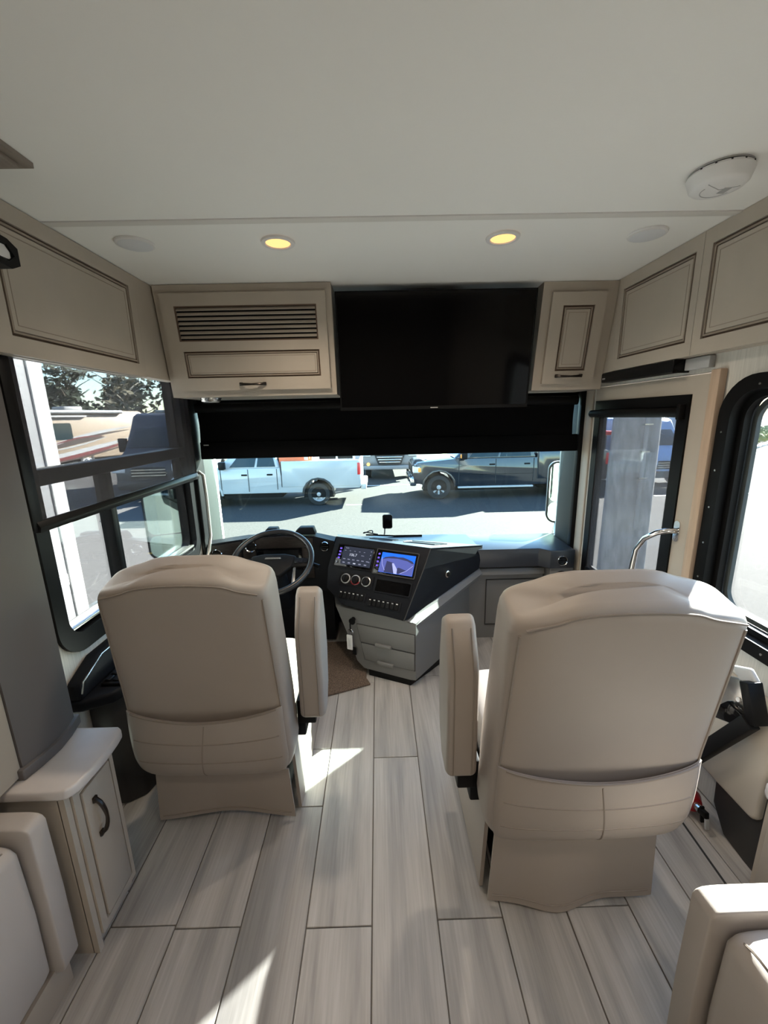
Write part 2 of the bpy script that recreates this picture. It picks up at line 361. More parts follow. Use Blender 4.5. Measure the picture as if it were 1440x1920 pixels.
# ---- screen door
d = struct(MB().plate([(1.58, .025), (2.43, .025), (2.43, 1.635), (1.58, 1.635)], [[(1.70, .53), (2.40, .53), (2.40, 1.55), (1.70, 1.55)]], XR-.006, XR+.035, 'yz').build('door_1', 'cab'))
MB().plate([(1.685, .515), (2.415, .515), (2.415, 1.562), (1.685, 1.562)], [[(1.745, .575), (2.36, .575), (2.36, 1.515), (1.745, 1.515)]], XR-.014, XR+.03, 'yz').build('door_frame', 'frame_black', d)
MB().plate([(1.74, .57), (2.365, .57), (2.365, 1.52), (1.74, 1.52)], [rrect(1.765, 2.335, .595, 1.495, .03)], XR-.002, XR+.01, 'yz').build('gasket', 'frame_black', d)
MB().box(XR+.018, XR+.021, 1.745, 2.36, .575, 1.515).build('screen_panel', 'glass', d)
MB().prism(circ(XR-.018, 1.492, .021, 14), 1.705, 2.44, 'xz').build('shade_cassette', 'black', d)
MB().box(XR-.040, XR-.006, 1.70, 1.722, 1.462, 1.525, b=.005).build('shade_bracket', 'black', d)
MB().box(XR-.010, XR-.008, 1.75, 2.36, .575, 1.49).build('shade_mesh', 'mesh_door', d)
MB().box(XR-.020, XR-.006, 1.75, 2.36, .56, .582, b=.004).build('shade_bottom_bar', 'black', d)
t1 = struct(MB().box(XR-.030, XR-.001, 1.535, 1.578, 0, 1.645, b=.004).build('trim_3', 'casing_sun_tan'))
# grab bar on the door
g = thing('grab_handle', 'curved chrome grab handle on the screen door frame', 'handle', (1.25, 1.66, .42))
pts = [(1.262, 1.662, 1.0), (1.235, 1.668, 1.002), (1.205, 1.70, .985), (1.188, 1.75, .945), (1.180, 1.79, .88), (1.178, 1.80, .78), (1.178, 1.80, .60), (1.185, 1.79, .50), (1.235, 1.76, .46), (1.262, 1.76, .46)]
MB().tube(pts, .012, 10).build('bar', 'chrome', g)
MB().prism(rrect(1.645, 1.678, .955, 1.045, .015), 1.258, 1.2635, 'yz').build('mounting_plate', 'chrome', g)

# ---- crown and face of the slide-out, upper left
tr = struct(MB().box(-1.30, -.833, -2.6, 1.195, 2.117, CEIL-.001).build('trim_4', 'crown_wood'))
MB().box(-1.30, -.853, -2.6, 1.175, 2.106, 2.117, b=.002).build('moulding', 'crown_wood', tr)
MB().box(-1.30, -.880, -2.6, 1.148, 2.092, 2.106, b=.002).build('moulding', 'crown_wood', tr)
MB().box(-1.11, -.96, .70, .915, .60, 2.092).build('jamb', 'wood_base', tr)
pts = [(-1.118, 1.095), (-.955, 1.105), (-.943, 1.06), (-.938, 1.01), (-.943, .96), (-.955, .917), (-1.118, .917)]
MB().prism(pts, .6, 2.092, 'xy').build('fascia_panel', 'panel_grey', tr)
pts = [(-1.118, 1.11), (-.948, 1.12), (-.933, 1.06), (-.927, 1.01), (-.933, .955), (-.945, .905), (-1.118, .905)]
MB().prism(pts, .591, .622, 'xy', b=.004).build('base_strip', 'panel_grey', tr)

# ================================================================ cabinets
def handle(parent, M, w, name='handle'):
    """bow pull: local x along, -y outwards"""
    mb = MB(M); pts = []
    for i in range(11):
        t = i/10; pts.append((-w/2+w*t, -.004-.024*math.sin(PI*t)**.6, 0))
    mb.tube(pts, [.0065 if i in (0, 10) else .0045+.0022*abs(math.cos(PI*i/10)) for i in range(11)], 8)
    mb.box(-w/2-.008, -w/2+.010, -.008, 0, -.008, .008, b=.002, seg=1); mb.box(w/2-.010, w/2+.008, -.008, 0, -.008, .008, b=.002, seg=1)
    o = mb.build(name, 'bronze', parent); return o
def groove_panel(door, M, x0, x1, z0, z1, y=-.02, g=.008, inner=.024):
    """recessed dark-glazed groove, raised centre and a thin inner glaze line"""
    MB(M).box(x0-.002, x1+.002, y+.009, y+.012, z0-.002, z1+.002).build('groove', 'glaze', door)
    MB(M).plate([(x0+g, z0+g), (x1-g, z0+g), (x1-g, z1-g), (x0+g, z1-g)], [[(x0+g+.006, z0+g+.006), (x1-g-.006, z0+g+.006), (x1-g-.006, z1-g-.006), (x0+g+.006, z1-g-.006)]], y+.001, y+.010, 'xz').build('moulding', 'glaze_soft', door)
    MB(M).box(x0+g+.0085, x1-g-.0085, y+.0035, y+.010, z0+g+.0085, z1-g-.0085, b=.002, seg=1).build('panel', 'cab', door)
    a, b, c, e = x0+g+inner, x1-g-inner, z0+g+inner, z1-g-inner
    MB(M).plate([(a, c), (b, c), (b, e), (a, e)], [[(a+.0025, c+.0025), (b-.0025, c+.0025), (b-.0025, e-.0025), (a+.0025, e-.0025)]], y+.0028, y+.006, 'xz').build('glaze_line', 'glaze_soft', door)
def door(parent, M, w, h, wins, th=.02):
    """one door slab with rectangular openings wins=(x0,x1,z0,z1)"""
    hs = [[(a, c), (b, c), (b, e), (a, e)] for a, b, c, e in wins]
    return MB(M).plate([(0, 0), (w, 0), (w, h), (0, h)], hs, -th, 0, 'xz').build('door', 'cab', parent, smooth=False)

# left overhead
c = thing('overhead_cabinet', 'long taupe overhead cabinet above the driver\'s side window', 'cabinet', (-1.08, 1.6, 1.70))
MB().box(XL+.001, -1.077, 1.21, 2.005, 1.70, CEIL-.001).build('body', 'cab', c)
MB().box(XL+.001, -1.058, 2.009, 2.32, 1.705, CEIL-.001).build('filler', 'cab', c)
M = frame((-1.076, 1.215, 1.702), (0, 1, 0), (-1, 0, 0))
dd = door(c, M, .79, .425, [(.085, .742, .053, .372)]); groove_panel(dd, M, .085, .742, .053, .372)
# right overhead
c = thing('overhead_cabinet', 'long taupe overhead cabinet above the screen door and right window', 'cabinet', (1.24, 1.5, 1.70))
MB().box(1.226, XR-.001, .25, 2.195, 1.702, CEIL-.001).build('body', 'cab', c)
MB().box(1.2135, XR-.001, 2.197, 2.36, 1.702, CEIL-.001).build('filler', 'cab', c)
for ya, w_ in ((2.192, .538), (1.652, .70), (.95, .66)):
    M = frame((1.225, ya, 1.703), (0, -1, 0), (1, 0, 0))
    win = (.042, w_-.034, .053, .372)
    dd = door(c, M, w_, .426, [win]); groove_panel(dd, M, *win)
# front left with louvres
c = thing('overhead_cabinet', 'taupe front cabinet with louvred vent left of the television', 'cabinet', (-.62, 2.3, 1.62))
MB().prism([(2.145, CEIL-.001), (2.222, 1.62), (2.60, 1.62), (2.60, CEIL-.001)], -1.050, -.205, 'yz').build('body', 'cab', c)
ln = (.077/.51); zv = Vector((0, -ln, 1)).normalized(); yv = Vector((0, 1, ln)).normalized()
M = frame((-1.018, 2.2165, 1.652), (1, 0, 0), yv, zv)
W_, H_ = .785, .445
dd = door(c, M, W_, H_, [(.062, W_-.045, H_-.212, H_-.056), (.07, W_-.045, .062, .187)])
MB(M).box(.060, W_-.043, -.009, -.006, H_-.214, H_-.054).build('louvre_back', 'black', dd)
MB(M).plate([(.062, H_-.212), (W_-.045, H_-.212), (W_-.045, H_-.056), (.062, H_-.056)], [[(.068, H_-.206), (W_-.051, H_-.206), (W_-.051, H_-.062), (.068, H_-.062)]], -.0195, -.008, 'xz').build('louvre_rim', 'glaze', dd)
for i in range(7):
    z = H_-.197+i*.0205
    MB(M).box(.069, W_-.052, -.0085, -.006, -.0085, .0085, M=T(0, -.0065, z) @ Matrix.Rotation(math.radians(-40), 4, 'X')).build('slat', 'cab', dd)
groove_panel(dd, M, .07, W_-.045, .062, .187, g=.007, inner=.016)
handle(dd, M @ T(W_*.5, -.02, .030), .12)
# front right
c = thing('overhead_cabinet', 'narrow taupe front cabinet right of the television', 'cabinet', (1.02, 2.35, 1.62))
MB().prism([(2.205, CEIL-.001), (2.300, 1.622), (2.60, 1.622), (2.60, CEIL-.001)], .838, 1.2125, 'yz').build('body', 'cab', c)
ln = (.095/.508); zv = Vector((0, -ln, 1)).normalized(); yv = Vector((0, 1, ln)).normalized()
M = frame((.882, 2.2935, 1.656), (1, 0, 0), yv, zv)
dd = door(c, M, .272, .435, [(.060, .218, .065, .375)]); groove_panel(dd, M, .060, .218, .065, .375, g=.009, inner=.022)
handle(dd, M @ T(.136, -.02, .040), .13)
# downlight under the left front cabinet
u = thing('under_cabinet_light', 'small flat puck light under the louvred front cabinet', 'light', (-.90, 2.33, 1.61))
MB().lathe([(.05, 0), (.05, .012), (.055, .0195)], 20, M=T(-.90, 2.33, 1.60)).build('housing', 'silver', u)
MB().lathe([(.04, -.002), (.04, .001)], 20, M=T(-.90, 2.33, 1.60)).build('lens', 'white_plastic', u)
# shade cassette over the door
s = thing('shade_cassette', 'black roller shade cassette under the right overhead cabinet', 'shade', (1.24, 2.1, 1.655))
MB().box(1.205, XR-.001, 1.735, 2.285, 1.652, 1.699, b=.006).build('housing', 'black', s)
MB().box(1.204, XR-.001, 1.728, 1.736, 1.648, 1.7005, b=.002).build('end_cap', 'black_gloss', s)
MB().box(1.2035, 1.2052, 2.245, 2.27, 1.667, 1.674).build('logo_plate', 'grey_plastic', s)
MB().box(1.245, XR-.001, 1.60, 1.726, 1.655, 1.699, b=.003).build('valance_block', 'grey_plastic', s)

# ---- television
tv = thing('television', 'large black flat screen television between the front cabinets', 'television', (.31, 2.24, 1.537))
ln = .07/.565; zv = Vector((0, -ln, 1)).normalized(); yv = Vector((0, 1, ln)).normalized()
M = frame((-.192, 2.262, 1.537), (1, 0, 0), yv, zv)
MB(M).box(0, .995, 0, .045, 0, .567, b=.004).build('body', 'black', tv)
b_ = MB(M).plate([(0, 0), (.995, 0), (.995, .567), (0, .567)], [[(.007, .016), (.988, .016), (.988, .560), (.007, .560)]], -.006, 0, 'xz').build('bezel', 'black', tv)
MB(M).box(.007, .988, -.003, -.001, .016, .560).build('screen', 'black_gloss', tv)
MB(M).box(.478, .517, -.0068, -.006, .005, .010).build('logo', 'grey_plastic', b_)
MB(M).box(.35, .65, .045, .30, .2, .4).build('wall_mount', 'black', tv)

# ---- windscreen shade
s = thing('windshield_shade', 'black pleated roller shade lowered over the windshield top', 'shade', (.07, 2.56, 1.27))
MB().prism(circ(2.57, 1.575, .028, 14), XL+.03, XR-.05, 'yz').build('roller', 'black', s)
def shf(u, v): return (XL+.035+(XR-XL-.10)*u, 2.565+.012*math.sin(v*PI)+.004*math.sin(u*23)*math.sin(v*PI), 1.365+.20*v)
MB().grid(shf, 60, 8, thick=(0, .003, 0)).build('fabric', 'shade_black', s)
MB().prism([(2.545, 1.272), (2.562, 1.268), (2.575, 1.29), (2.575, 1.372), (2.553, 1.372)], XL+.035, XR-.035, 'yz', b=.004).build('bottom_bar', 'shade_black', s)
MB().box(XL+.06, XL+.09, 2.5445, 2.5465, 1.352, 1.359).build('logo_plate', 'grey_plastic', s)

# ---- driver side mesh shade
s = thing('mesh_shade', 'dark see-through mesh roller shade half lowered over the driver\'s window', 'shade', (-1.09, 1.88, 1.16))
MB().box(XL+.030, XL+.032, 1.305, 2.462, 1.195, 1.699).build('mesh', 'mesh_shade', s)
MB().prism([(XL+.022, 1.163), (XL+.043, 1.163), (XL+.046, 1.18), (XL+.036, 1.20), (XL+.024, 1.20)], 1.275, 2.468, 'xz', b=.003).build('bottom_bar', 'frame_black', s)
MB().box(XL+.016, XL+.036, 1.262, 1.304, 1.17, 1.699, b=.003).build('side_guide', 'frame_black', s)
MB().box(XL+.016, XL+.034, 2.463, 2.474, 1.17, 1.699, b=.003).build('side_guide', 'frame_black', s)

# ---- ceiling fittings
def downlight(x, y, label, group, e=60):
    t = thing('recessed_light', label, 'ceiling light', (x, y, CEIL), group)
    MB().lathe([(.062, 0), (.060, -.006), (.047, -.007), (.044, -.003)], 28, M=T(x, y, CEIL), caps=False).build('trim_ring', 'white_plastic', t)
    MB().lathe([(.045, -.0035), (.040, -.002), (.0, -.0015)], 24, M=T(x, y, CEIL), caps=False).build('lens', emis('warm_lens', (1, .50, .19), .20), t)
    l = bpy.data.lights.new('recessed_lamp', 'SPOT'); l.energy = e; l.color = (1, .84, .66); l.spot_size = math.radians(150); l.spot_blend = 1; l.shadow_soft_size = .045
    lo = bpy.data.objects.new('recessed_lamp', l); COL.objects.link(lo); lo.location = (x, y, CEIL-.02); lo.parent = t; lo.matrix_parent_inverse = REST[t.name].inverted()
downlight(-.346, 1.689, 'lit warm recessed ceiling light left of centre', 'recessed ceiling lights', 3)
downlight(.476, 1.681, 'lit warm recessed ceiling light right of centre', 'recessed ceiling lights', 3)
for i, (x, y) in enumerate(((-.35, .1), (.5, .1), (-.35, -1.0), (.5, -1.0), (-.35, -2.1), (.5, -2.1))):  # unseen fill lamps added to brighten the interior
    downlight(x, y, 'added fill light behind the camera, %s row, %s one' % (('front', 'middle', 'rear')[i//2], ('left', 'right')[i % 2]), 'added fill lights behind the camera', 1.5)
for x, y, l in ((-.858, 1.677, 'round white flush speaker cover in the ceiling, left one'), (1.001, 1.67, 'round white flush speaker cover in the ceiling, right one')):
    t = thing('ceiling_speaker', l, 'speaker', (x, y, CEIL), 'ceiling speakers')
    MB().lathe([(.066, 0), (.064, -.006), (.058, -.008)], 28, M=T(x, y, CEIL)).build('ring', 'white_plastic', t)
    MB().lathe([(.057, -.0085), (.05, -.011), (.0, -.012)], 28, M=T(x, y, CEIL), caps=False).build('grille', mat('grille', (.74, .75, .77), .6, bump=.4, bscale=600), t)
t = thing('smoke_detector', 'round white smoke detector on the ceiling', 'smoke detector', (.945, 1.27, CEIL))
Ms = T(.945, 1.275, CEIL)
MB().lathe([(.072, 0), (.072, -.004)], 36, M=Ms).build('base_plate', 'grey_plastic', t)
MB().lathe([(.074, -.007), (.076, -.012), (.068, -.036), (.060, -.043), (.045, -.046), (.0, -.047)], 40, M=Ms, caps=False).build('body', 'white_plastic', t)
MB().tube([(.945+.040*math.cos(a), 1.275+.04*math.sin(a), CEIL-.0462) for a in [math.radians(x) for x in range(20, 200, 12)]], .0012, 5).build('seam', 'grey_plastic', t)
for i in range(5): MB().box(.955+i*.004, .9575+i*.004, 1.262, 1.292, CEIL-.0478, CEIL-.0462).build('slot', 'grey_plastic', t)
MB().tube([(.90, 1.25, CEIL-.0458), (.945, 1.272, CEIL-.0472), (.99, 1.255, CEIL-.0460)], .001, 5).build('seam', 'grey_plastic', t)
for a in (200, 225, 250, 275, 300): MB().lathe([(.0025, 0), (.0025, .002)], 8, M=T(.945+.0745*math.cos(math.radians(a)), 1.275+.0745*math.sin(math.radians(a)), CEIL-.010)).build('vent_hole', 'black', t)

# ---- wall sconce at the left edge
t = thing('wall_sconce', 'black framed sconce with white glass at the left edge', 'lamp', (-.93, 1.06, 1.85))
MB().plate([(1.0, 1.862), (1.075, 1.855), (1.10, 1.868), (1.10, 1.905), (1.075, 1.918), (1.0, 1.925)], [[(1.0+.005, 1.875), (1.07, 1.87), (1.088, 1.885), (1.07, 1.905), (1.005, 1.91)]], -.868, -.84, 'yz').build('frame', 'black', t)
MB().box(-.862, -.846, 1.003, 1.082, 1.876, 1.904).build('glass', 'white_plastic', t)
MB().box(-.937, -.868, 1.0, 1.03, 1.86, 1.92).build('bracket', 'black', t)
# ================================================================ captain's chairs
def sup(c, e): return math.copysign(abs(c)**e, c)
def captain_chair(label, X, Y, Ht, lean, side, skirt_bulge, Wl=.285, Wt=.262, zb=.255, dz=0.):
    """side=+1: the raised armrest is on the chair's right hand side in the picture"""
    t = thing('captain_chair', label, 'seat', (X, Y, 0), "captain's chairs"); O = T(X, Y, 0)
    th = .17; EX = .34; CR = .032
    def wz(z):
        k = (z-zb)/(Ht-zb); w = Wl+(Wt-Wl)*k
        if z < zb+.16: w -= .055*((zb+.16-z)/.16)**2
        return w
    def yr(z):
        k = max(0, (z-zb)/(Ht-zb)); y = -lean*k-.018*math.sin(min(1, max(0, (z-zb)/.34))*PI)
        if z < zb+.10: y += .05*((zb+.10-z)/.10)**2
        return y
    N = 96
    def ring(z, ks=1., kt=1., crown=0., tilt=0.):
        w = wz(z)*ks; h = th*kt/2; yc = yr(z)+th/2; r = []
        for i in range(N):
            a = 2*PI*(i+.5)/N; x = w*sup(math.cos(a), EX); y = yc+h*sup(math.sin(a), EX)
            r.append((x, y, z+crown*(1-(x/w)**2)+.30*crown/(1+math.exp(min(40, (abs(x)-.155)/.010)))+tilt*(y-yc)))
        return r
    zs = [zb+(Ht-.05-zb)*i/16 for i in range(17)]
    rings = [ring(zb-.012, .86, .6)]+[ring(z, 1, 1, CR*((z-zb)/(Ht-zb))**4) for z in zs]
    rings += [ring(Ht-.04, .998, .99, CR*.9, .12), ring(Ht-.022, .990, .96, CR*.96, .22), ring(Ht-.009, .975, .89, CR, .26), ring(Ht-.002, .955, .78, CR, .28), ring(Ht+.001, .93, .60, CR, .28), ring(Ht+.002, .6, .15, CR, .28)]
    bk = MB(O).loft(rings).build('backrest', 'cream', t, ang=60)
    def surf(x, z):
        w = wz(z); q = min(.999, abs(x)/w); e = 2/EX
        return yr(z)+th/2-th/2*(1-q**e)**(1/e)
    # seams along the rear edges and over the top
    for s in (-1, 1):
        pts = [(s*wz(z)*.93, surf(wz(z)*.93, z)-.001, z+CR*((z-zb)/(Ht-zb))**4*.13) for z in zs]
        MB(O).tube(pts, .0035, 6).build('piping', 'cream_seam', bk)
    zt = Ht-.034
    pts = [(x, yr(zt)+.0025, zt+CR*(1-(x/Wt)**2)+.3*CR/(1+math.exp(min(40, (abs(x)-.155)/.010)))) for x in [Wt*.90*(-1+2*i/60) for i in range(61)]]
    MB(O).tube(pts, .003, 6).build('piping', 'cream_seam', bk)
    # map pocket
    z0, z1 = zb+.03, zb+.345
    def pk(u, v):
        sag = .028*math.sin(PI*u)
        z = z0+(z1-sag-z0)*v; x = (u*2-1)*wz(z)*.945
        puff = .010+.020*math.sin(PI*u)*v**3+.012*math.sin(PI*u)*math.sin(PI*v)
        return (x, surf(x, z)-puff, z)
    po = MB(O).grid(pk, 36, 20, thick=(0, .006, 0)).build('map_pocket', 'cream', t, ang=70)
    MB(O).tube([pk(i/30, .992) for i in range(1, 30)], .004, 6).build('hem', 'cream_seam', po)
    for v0 in (.36, .66): MB(O).tube([Vector(pk(i/30, v0+.03*math.sin(PI*i/30)))+Vector((0, .0005, 0)) for i in range(1, 30)], .0024, 5).build('stitching', 'cream_seam', po)
    MB(O).tube([Vector(pk(.5+side*.02-side*.10*(1-j/20), j/20))+Vector((0, .0005, 0)) for j in range(1, 20)], .0024, 5).build('stitching', 'cream_seam', po)
    # cushion, base, skirts
    MB(O).soft(-.238, .238, .10, .59, .30, .475, e=.3).build('seat_cushion', 'cream', t, ang=70)
    MB(O).box(-.21, .21, .08, .50, .0, .305, b=.01).build('pedestal', 'black_soft', t)
    zk = zb+.02
    def sk(u, v):
        x = (u*2-1)*(.245+.012*(1-v)); k = (1-v)
        y = .028-.004*math.sin(u*9)*k-.035*k*skirt_bulge*math.exp(-((u-.42)/.2)**2)+.018*k*(1-skirt_bulge)*math.sin(PI*u)
        return (x, y, .022-.012*skirt_bulge*math.exp(-((u-.42)/.2)**2)+.012*math.sin(PI*u)*(1-skirt_bulge)+(zk-.02)*v)
    so = MB(O).grid(sk, 40, 10, thick=(0, .006, 0)).build('skirt', 'cream', t, ang=70)
    MB(O).tube([Vector(sk(i/40, .09))+Vector((0, -.0006, 0)) for i in range(1, 40)], .002, 5).build('stitching', 'cream_seam', so)
    for s in (-1, 1):
        def ss(u, v, s=s): return (s*(.258+.014*(1-v)), .075+.50*u, .012+(zk+.07)*v)
        MB(O).grid(ss, 10, 6, thick=(-s*.012, 0, 0)).build('side_skirt', 'cream', t)
    MB(O).grid(lambda u, v: ((u*2-1)*.262, .572+.01*(1-v), .012+(zk+.06)*v), 10, 6, thick=(0, -.012, 0)).build('sun_block_skirt', 'cream', t)  # unseen panel added to keep a sliver of sun off the floor
    # raised armrest
    OA = O @ T(0, 0, dz)
    pr = [(.045, .47), (.045, .80), (.058, .835), (.11, .925), (.145, .94), (.185, .915), (.215, .80), (.225, .66), (.20, .52), (.15, .455), (.08, .45)]
    x0, x1 = (.298, .388) if side > 0 else (-.388, -.298)
    ar = MB(OA).prism(pr, x0, x1, 'yz', b=.018, seg=4, ang=60).build('armrest', 'cream', t, ang=70)
    for xx in (x0+.018*1, x1-.018):
        MB(OA).tube([(xx, p[0], p[1]) for p in [(.0445, .48), (.0445, .80), (.057, .837), (.10, .918)]], .0022, 5).build('stitching', 'cream_seam', ar)
    MB(O).box(min(side*.275, side*.345), max(side*.275, side*.345), .10, .15, .37, .47, b=.006).build('armrest_pivot', 'black', t)
    MB(O).box(min(side*.262, side*.30), max(side*.262, side*.30), .12, .40, .30, .36, b=.006).build('seat_rail', 'black_soft', t)
    return t
captain_chair("cream leather captain's chair at the steering wheel, map pocket behind", -.605, 1.245, 1.018, .11, +1, 0., zb=.215, dz=-.03)
captain_chair("cream leather captain's chair in front of the screen door, sunlit top corner", .565,   .945, 1.060, .135, -1, 1., Wl=.292, Wt=.275)

# ================================================================ end cabinet with counter, left
c = thing('end_cabinet', 'small taupe end cabinet with bow handle beside the cream sofa, left', 'cabinet', (-.98, .98, 0))
MB().box(XL+.002, -.858, .888, 1.075, .0, .558).build('body', 'cab', c)
MB().box(-.86, -.842, .888, .905, .0, .558).build('stile', 'cab', c)
M = frame((-.858, .908, .045), (0, 1, 0), (-1, 0, 0))
dd = door(c, M, .162, .495, [(.022, .162-.014, .022, .473)], th=.022)
MB(M).box(.020, .150, -.012, -.008, .02, .475).build('groove', 'glaze', dd)
MB(M).box(.028, .142, -.0255, -.010, .028, .467, b=.003).build('panel', 'cab', dd)
handle(dd, M @ T(.060, -.0255, .355) @ Matrix.Rotation(math.radians(90), 4, 'Y'), .12)
arc = [(-.82, 1.098), (-.803, 1.085), (-.797, 1.05), (-.793, 1.0), (-.795, .945), (-.803, .895), (-.818, .872), (-.84, .868)]
MB().prism([(XL+.002, 1.10)]+arc+[(XL+.002, .868)], .560, .590, 'xy', b=.007, seg=3).build('countertop', 'counter', c)

# ================================================================ sofas
def sofa(label, xf, s, ye, zt, base):
    """front at xf, body runs away from the aisle (direction s), end arm at ye"""
    t = thing('sofa', label, 'sofa', (xf+s*.4, ye-.8, 0)); lo = lambda a, b: (min(xf+s*a, xf+s*b), max(xf+s*a, xf+s*b))
    MB().box(*lo(.03, .62), ye-1.9, ye-.012, .0, .10).build('base', base, t)
    p = MB().soft(*lo(0, .60), ye-.055, ye, .085, zt, e=.10).build('arm_panel', 'cream_sofa', t, ang=70)
    p = MB().soft(*lo(.018, .59), ye-.225, ye-.056, .10, zt-.022, e=.17).build('arm_pad', 'cream_sofa', t, ang=70)
    for k in (.045,):
        MB().tube([(xf+s*k, ye-.075-.13*i/10, zt-.018-.02*abs(2*i/10-1)**3) for i in range(11)], .003, 5).build('piping', 'cream_seam', p)
    for i in range(3):
        y1 = ye-.225-i*.56
        MB().soft(*lo(-.02, .58), y1-.56, y1, .26, .455, e=.25).build('seat_cushion', 'cream_sofa', t, ang=70)
        MB().soft(*lo(-.005, .05), y1-.56, y1, .10, .27, e=.25).build('front_pad', 'cream_sofa', t, ang=70)
    MB().soft(*lo(.40, .60), ye-1.9, ye-.23, .44, .86, e=.3).build('backrest', 'cream_sofa', t, ang=70)
sofa('cream leather sofa in the lower left corner beside the end cabinet', -.852, -1, .848, .560, 'wood_base')
sofa('cream leather sofa in the lower right corner, arm top in sunlight', .625, 1, .645, .545, 'wood_base')

# ================================================================ right hand side, beyond the passenger chair
c = thing('low_cabinet', 'low taupe side cabinet with rounded counter behind the right sofa arm', 'cabinet', (1.21, .84, 0))
MB().box(1.172, XR-.001, .655, 1.010, .0, .345).build('body', 'cab', c)
MB().box(1.158, 1.172, .66, .985, .02, .335, b=.003).build('door', 'cab', c)
MB().prism([(1.150, .655), (1.150, 1.0), (1.163, 1.02), (1.19, 1.028), (XR-.001, 1.028), (XR-.001, .655)], .346, .385, 'xy', b=.008, seg=3).build('countertop', 'counter', c)
p = thing('storage_pocket', 'beige wall pocket above a dark grey kick board by the fire extinguisher', 'pocket', (1.23, 1.2, 0))
MB().prism([(1.035, .0), (1.075, .0), (1.16, .01), (1.22, .09), (1.225, .185), (1.42, .185), (1.42, .30), (1.035, .30)], 1.208, XR-.001, 'yz', b=.004).build('lower_panel', 'console_dark', p)
MB().prism(rrect(1.045, 1.46, .19, .575, .03), 1.188, XR-.002, 'yz', b=.012, seg=3).build('pocket', mat('pocket_beige', (.50, .45, .385), .6), p)
f_ = thing('fire_extinguisher', 'red fire extinguisher lying low beside the passenger chair', 'fire extinguisher', (1.16, 1.28, .045))
Mx = frame((1.155, 1.225, .062), (1, 0, 0), (0, .2, 1), (0, 1, -.2))
MB(Mx).lathe([(.0, -.0), (.025, .004), (.042, .03), (.043, .25), (.03, .275), (.0, .28)], 20, caps=False).build('cylinder', 'red_paint', f_)
MB(Mx).lathe([(.014, -.02), (.014, .004)], 12).build('neck', 'silver', f_)
MB(Mx).box(-.008, .008, -.012, .012, -.05, -.015, b=.003).build('valve', 'black', f_)
MB(Mx).box(-.007, .007, -.05, -.012, -.052, -.043, b=.002).build('lever', 'grey_plastic', f_)
MB(Mx).box(-.007, .007, -.04, .02, -.030, -.022, b=.002).build('lever', 'black', f_)
b = thing('folding_bracket', 'black folding table bracket behind the passenger chair, right side', 'bracket', (1.15, 1.2, .2))
def bar(mb, a, c, w, h):
    a, c = Vector(a), Vector(c); d_ = (c-a); L_ = d_.length; d_.normalize(); up = Vector((1, 0, 0)); n_ = up.cross(d_)
    return mb.box(-w/2, w/2, -h/2, h/2, 0, L_, b=.004, M=frame(a, up, n_, d_))
bar(MB(), (1.135, 1.30, .17), (1.135, 1.075, .555), .035, .045).build('lower_arm', 'black', b)
bar(MB(), (1.150, 1.066, .55), (1.150, 1.115, .668), .05, .032).build('upper_arm', 'frame_black', b)
MB().prism([(1.09, .555), (1.13, .655), (1.20, .63), (1.22, .50), (1.17, .48)], 1.160, 1.176, 'yz', b=.004).build('hinge_plate', 'silver', b)
MB().prism([(1.13, .50), (1.10, .555), (1.16, .565), (1.21, .50), (1.20, .47)], 1.130, 1.152, 'yz', b=.004).build('lock_plate', 'black_gloss', b)
MB().lathe([(.008, 0), (.007, .004)], 12, M=frame((1.158, 1.15, .575), (0, 1, 0), (0, 0, 1), (-1, 0, 0))).build('screw', 'white_plastic', b)
MB().prism([(1.095, .665), (1.135, .70), (1.20, .67), (1.16, .64)], 1.155, 1.175, 'yz', b=.008, seg=3).build('end_cap', 'grey_plastic', b)
# floor edge strip near the stepwell
struct(MB().prism([(1.085, .90), (1.091, .90), (1.121, 1.55), (1.115, 1.55)], .0, .003, 'xy').build('trim_5', 'seam_dark'))

# ================================================================ driver's side console
c = thing('side_console', 'black armrest console with switch pad left of the driver\'s chair', 'console', (-1.03, 1.75, 0))
MB().prism([(XL+.002, 1.36), (-1.04, 1.37), (-.985, 1.41), (-.965, 1.48), (-.965, 2.40), (XL+.002, 2.40)], .0, .50, 'xy', b=.01).build('body', 'console_dark', c)
MB().prism([(XL+.002, 1.27), (-1.07, 1.275), (-.985, 1.32), (-.945, 1.40), (-.945, 2.40), (XL+.002, 2.40)], .50, .545, 'xy', b=.012, seg=3).build('top', 'dash_dark', c)
MB().prism([(1.275, .546), (1.285, .605), (1.40, .655), (2.3, .655), (2.3, .546)], XL+.003, -1.065, 'yz', b=.01, seg=2).build('wall_rest', 'dash_dark', c)
MB().tube([(-1.064, 1.285, .57), (-1.064, 1.30, .607), (-1.064, 1.41, .651), (-1.064, 2.2, .651)], .003, 6).build('edge_bead', 'silver', c)
pd = MB().box(-1.052, -.96, 1.36, 1.62, .5455, .558, b=.004).build('switch_pad', 'black', c)
for i in range(3):
    for j in range(6):
        MB().box(-1.044+i*.028, -1.022+i*.028, 1.372+j*.040, 1.402+j*.040, .558, .566, b=.003, seg=1).build('switch', 'dash_dark', pd)
# grab bar on the left pillar
g = thing('grab_handle', 'slim silver grab bar on the left windshield pillar', 'handle', (-1.07, 2.5, .62))
MB().tube([(-1.09, 2.50, 1.20), (-1.065, 2.50, 1.18), (-1.06, 2.50, 1.05), (-1.062, 2.495, .80), (-1.064, 2.44, .70), (-1.068, 2.40, .655)], .011, 8).build('bar', 'silver', g)
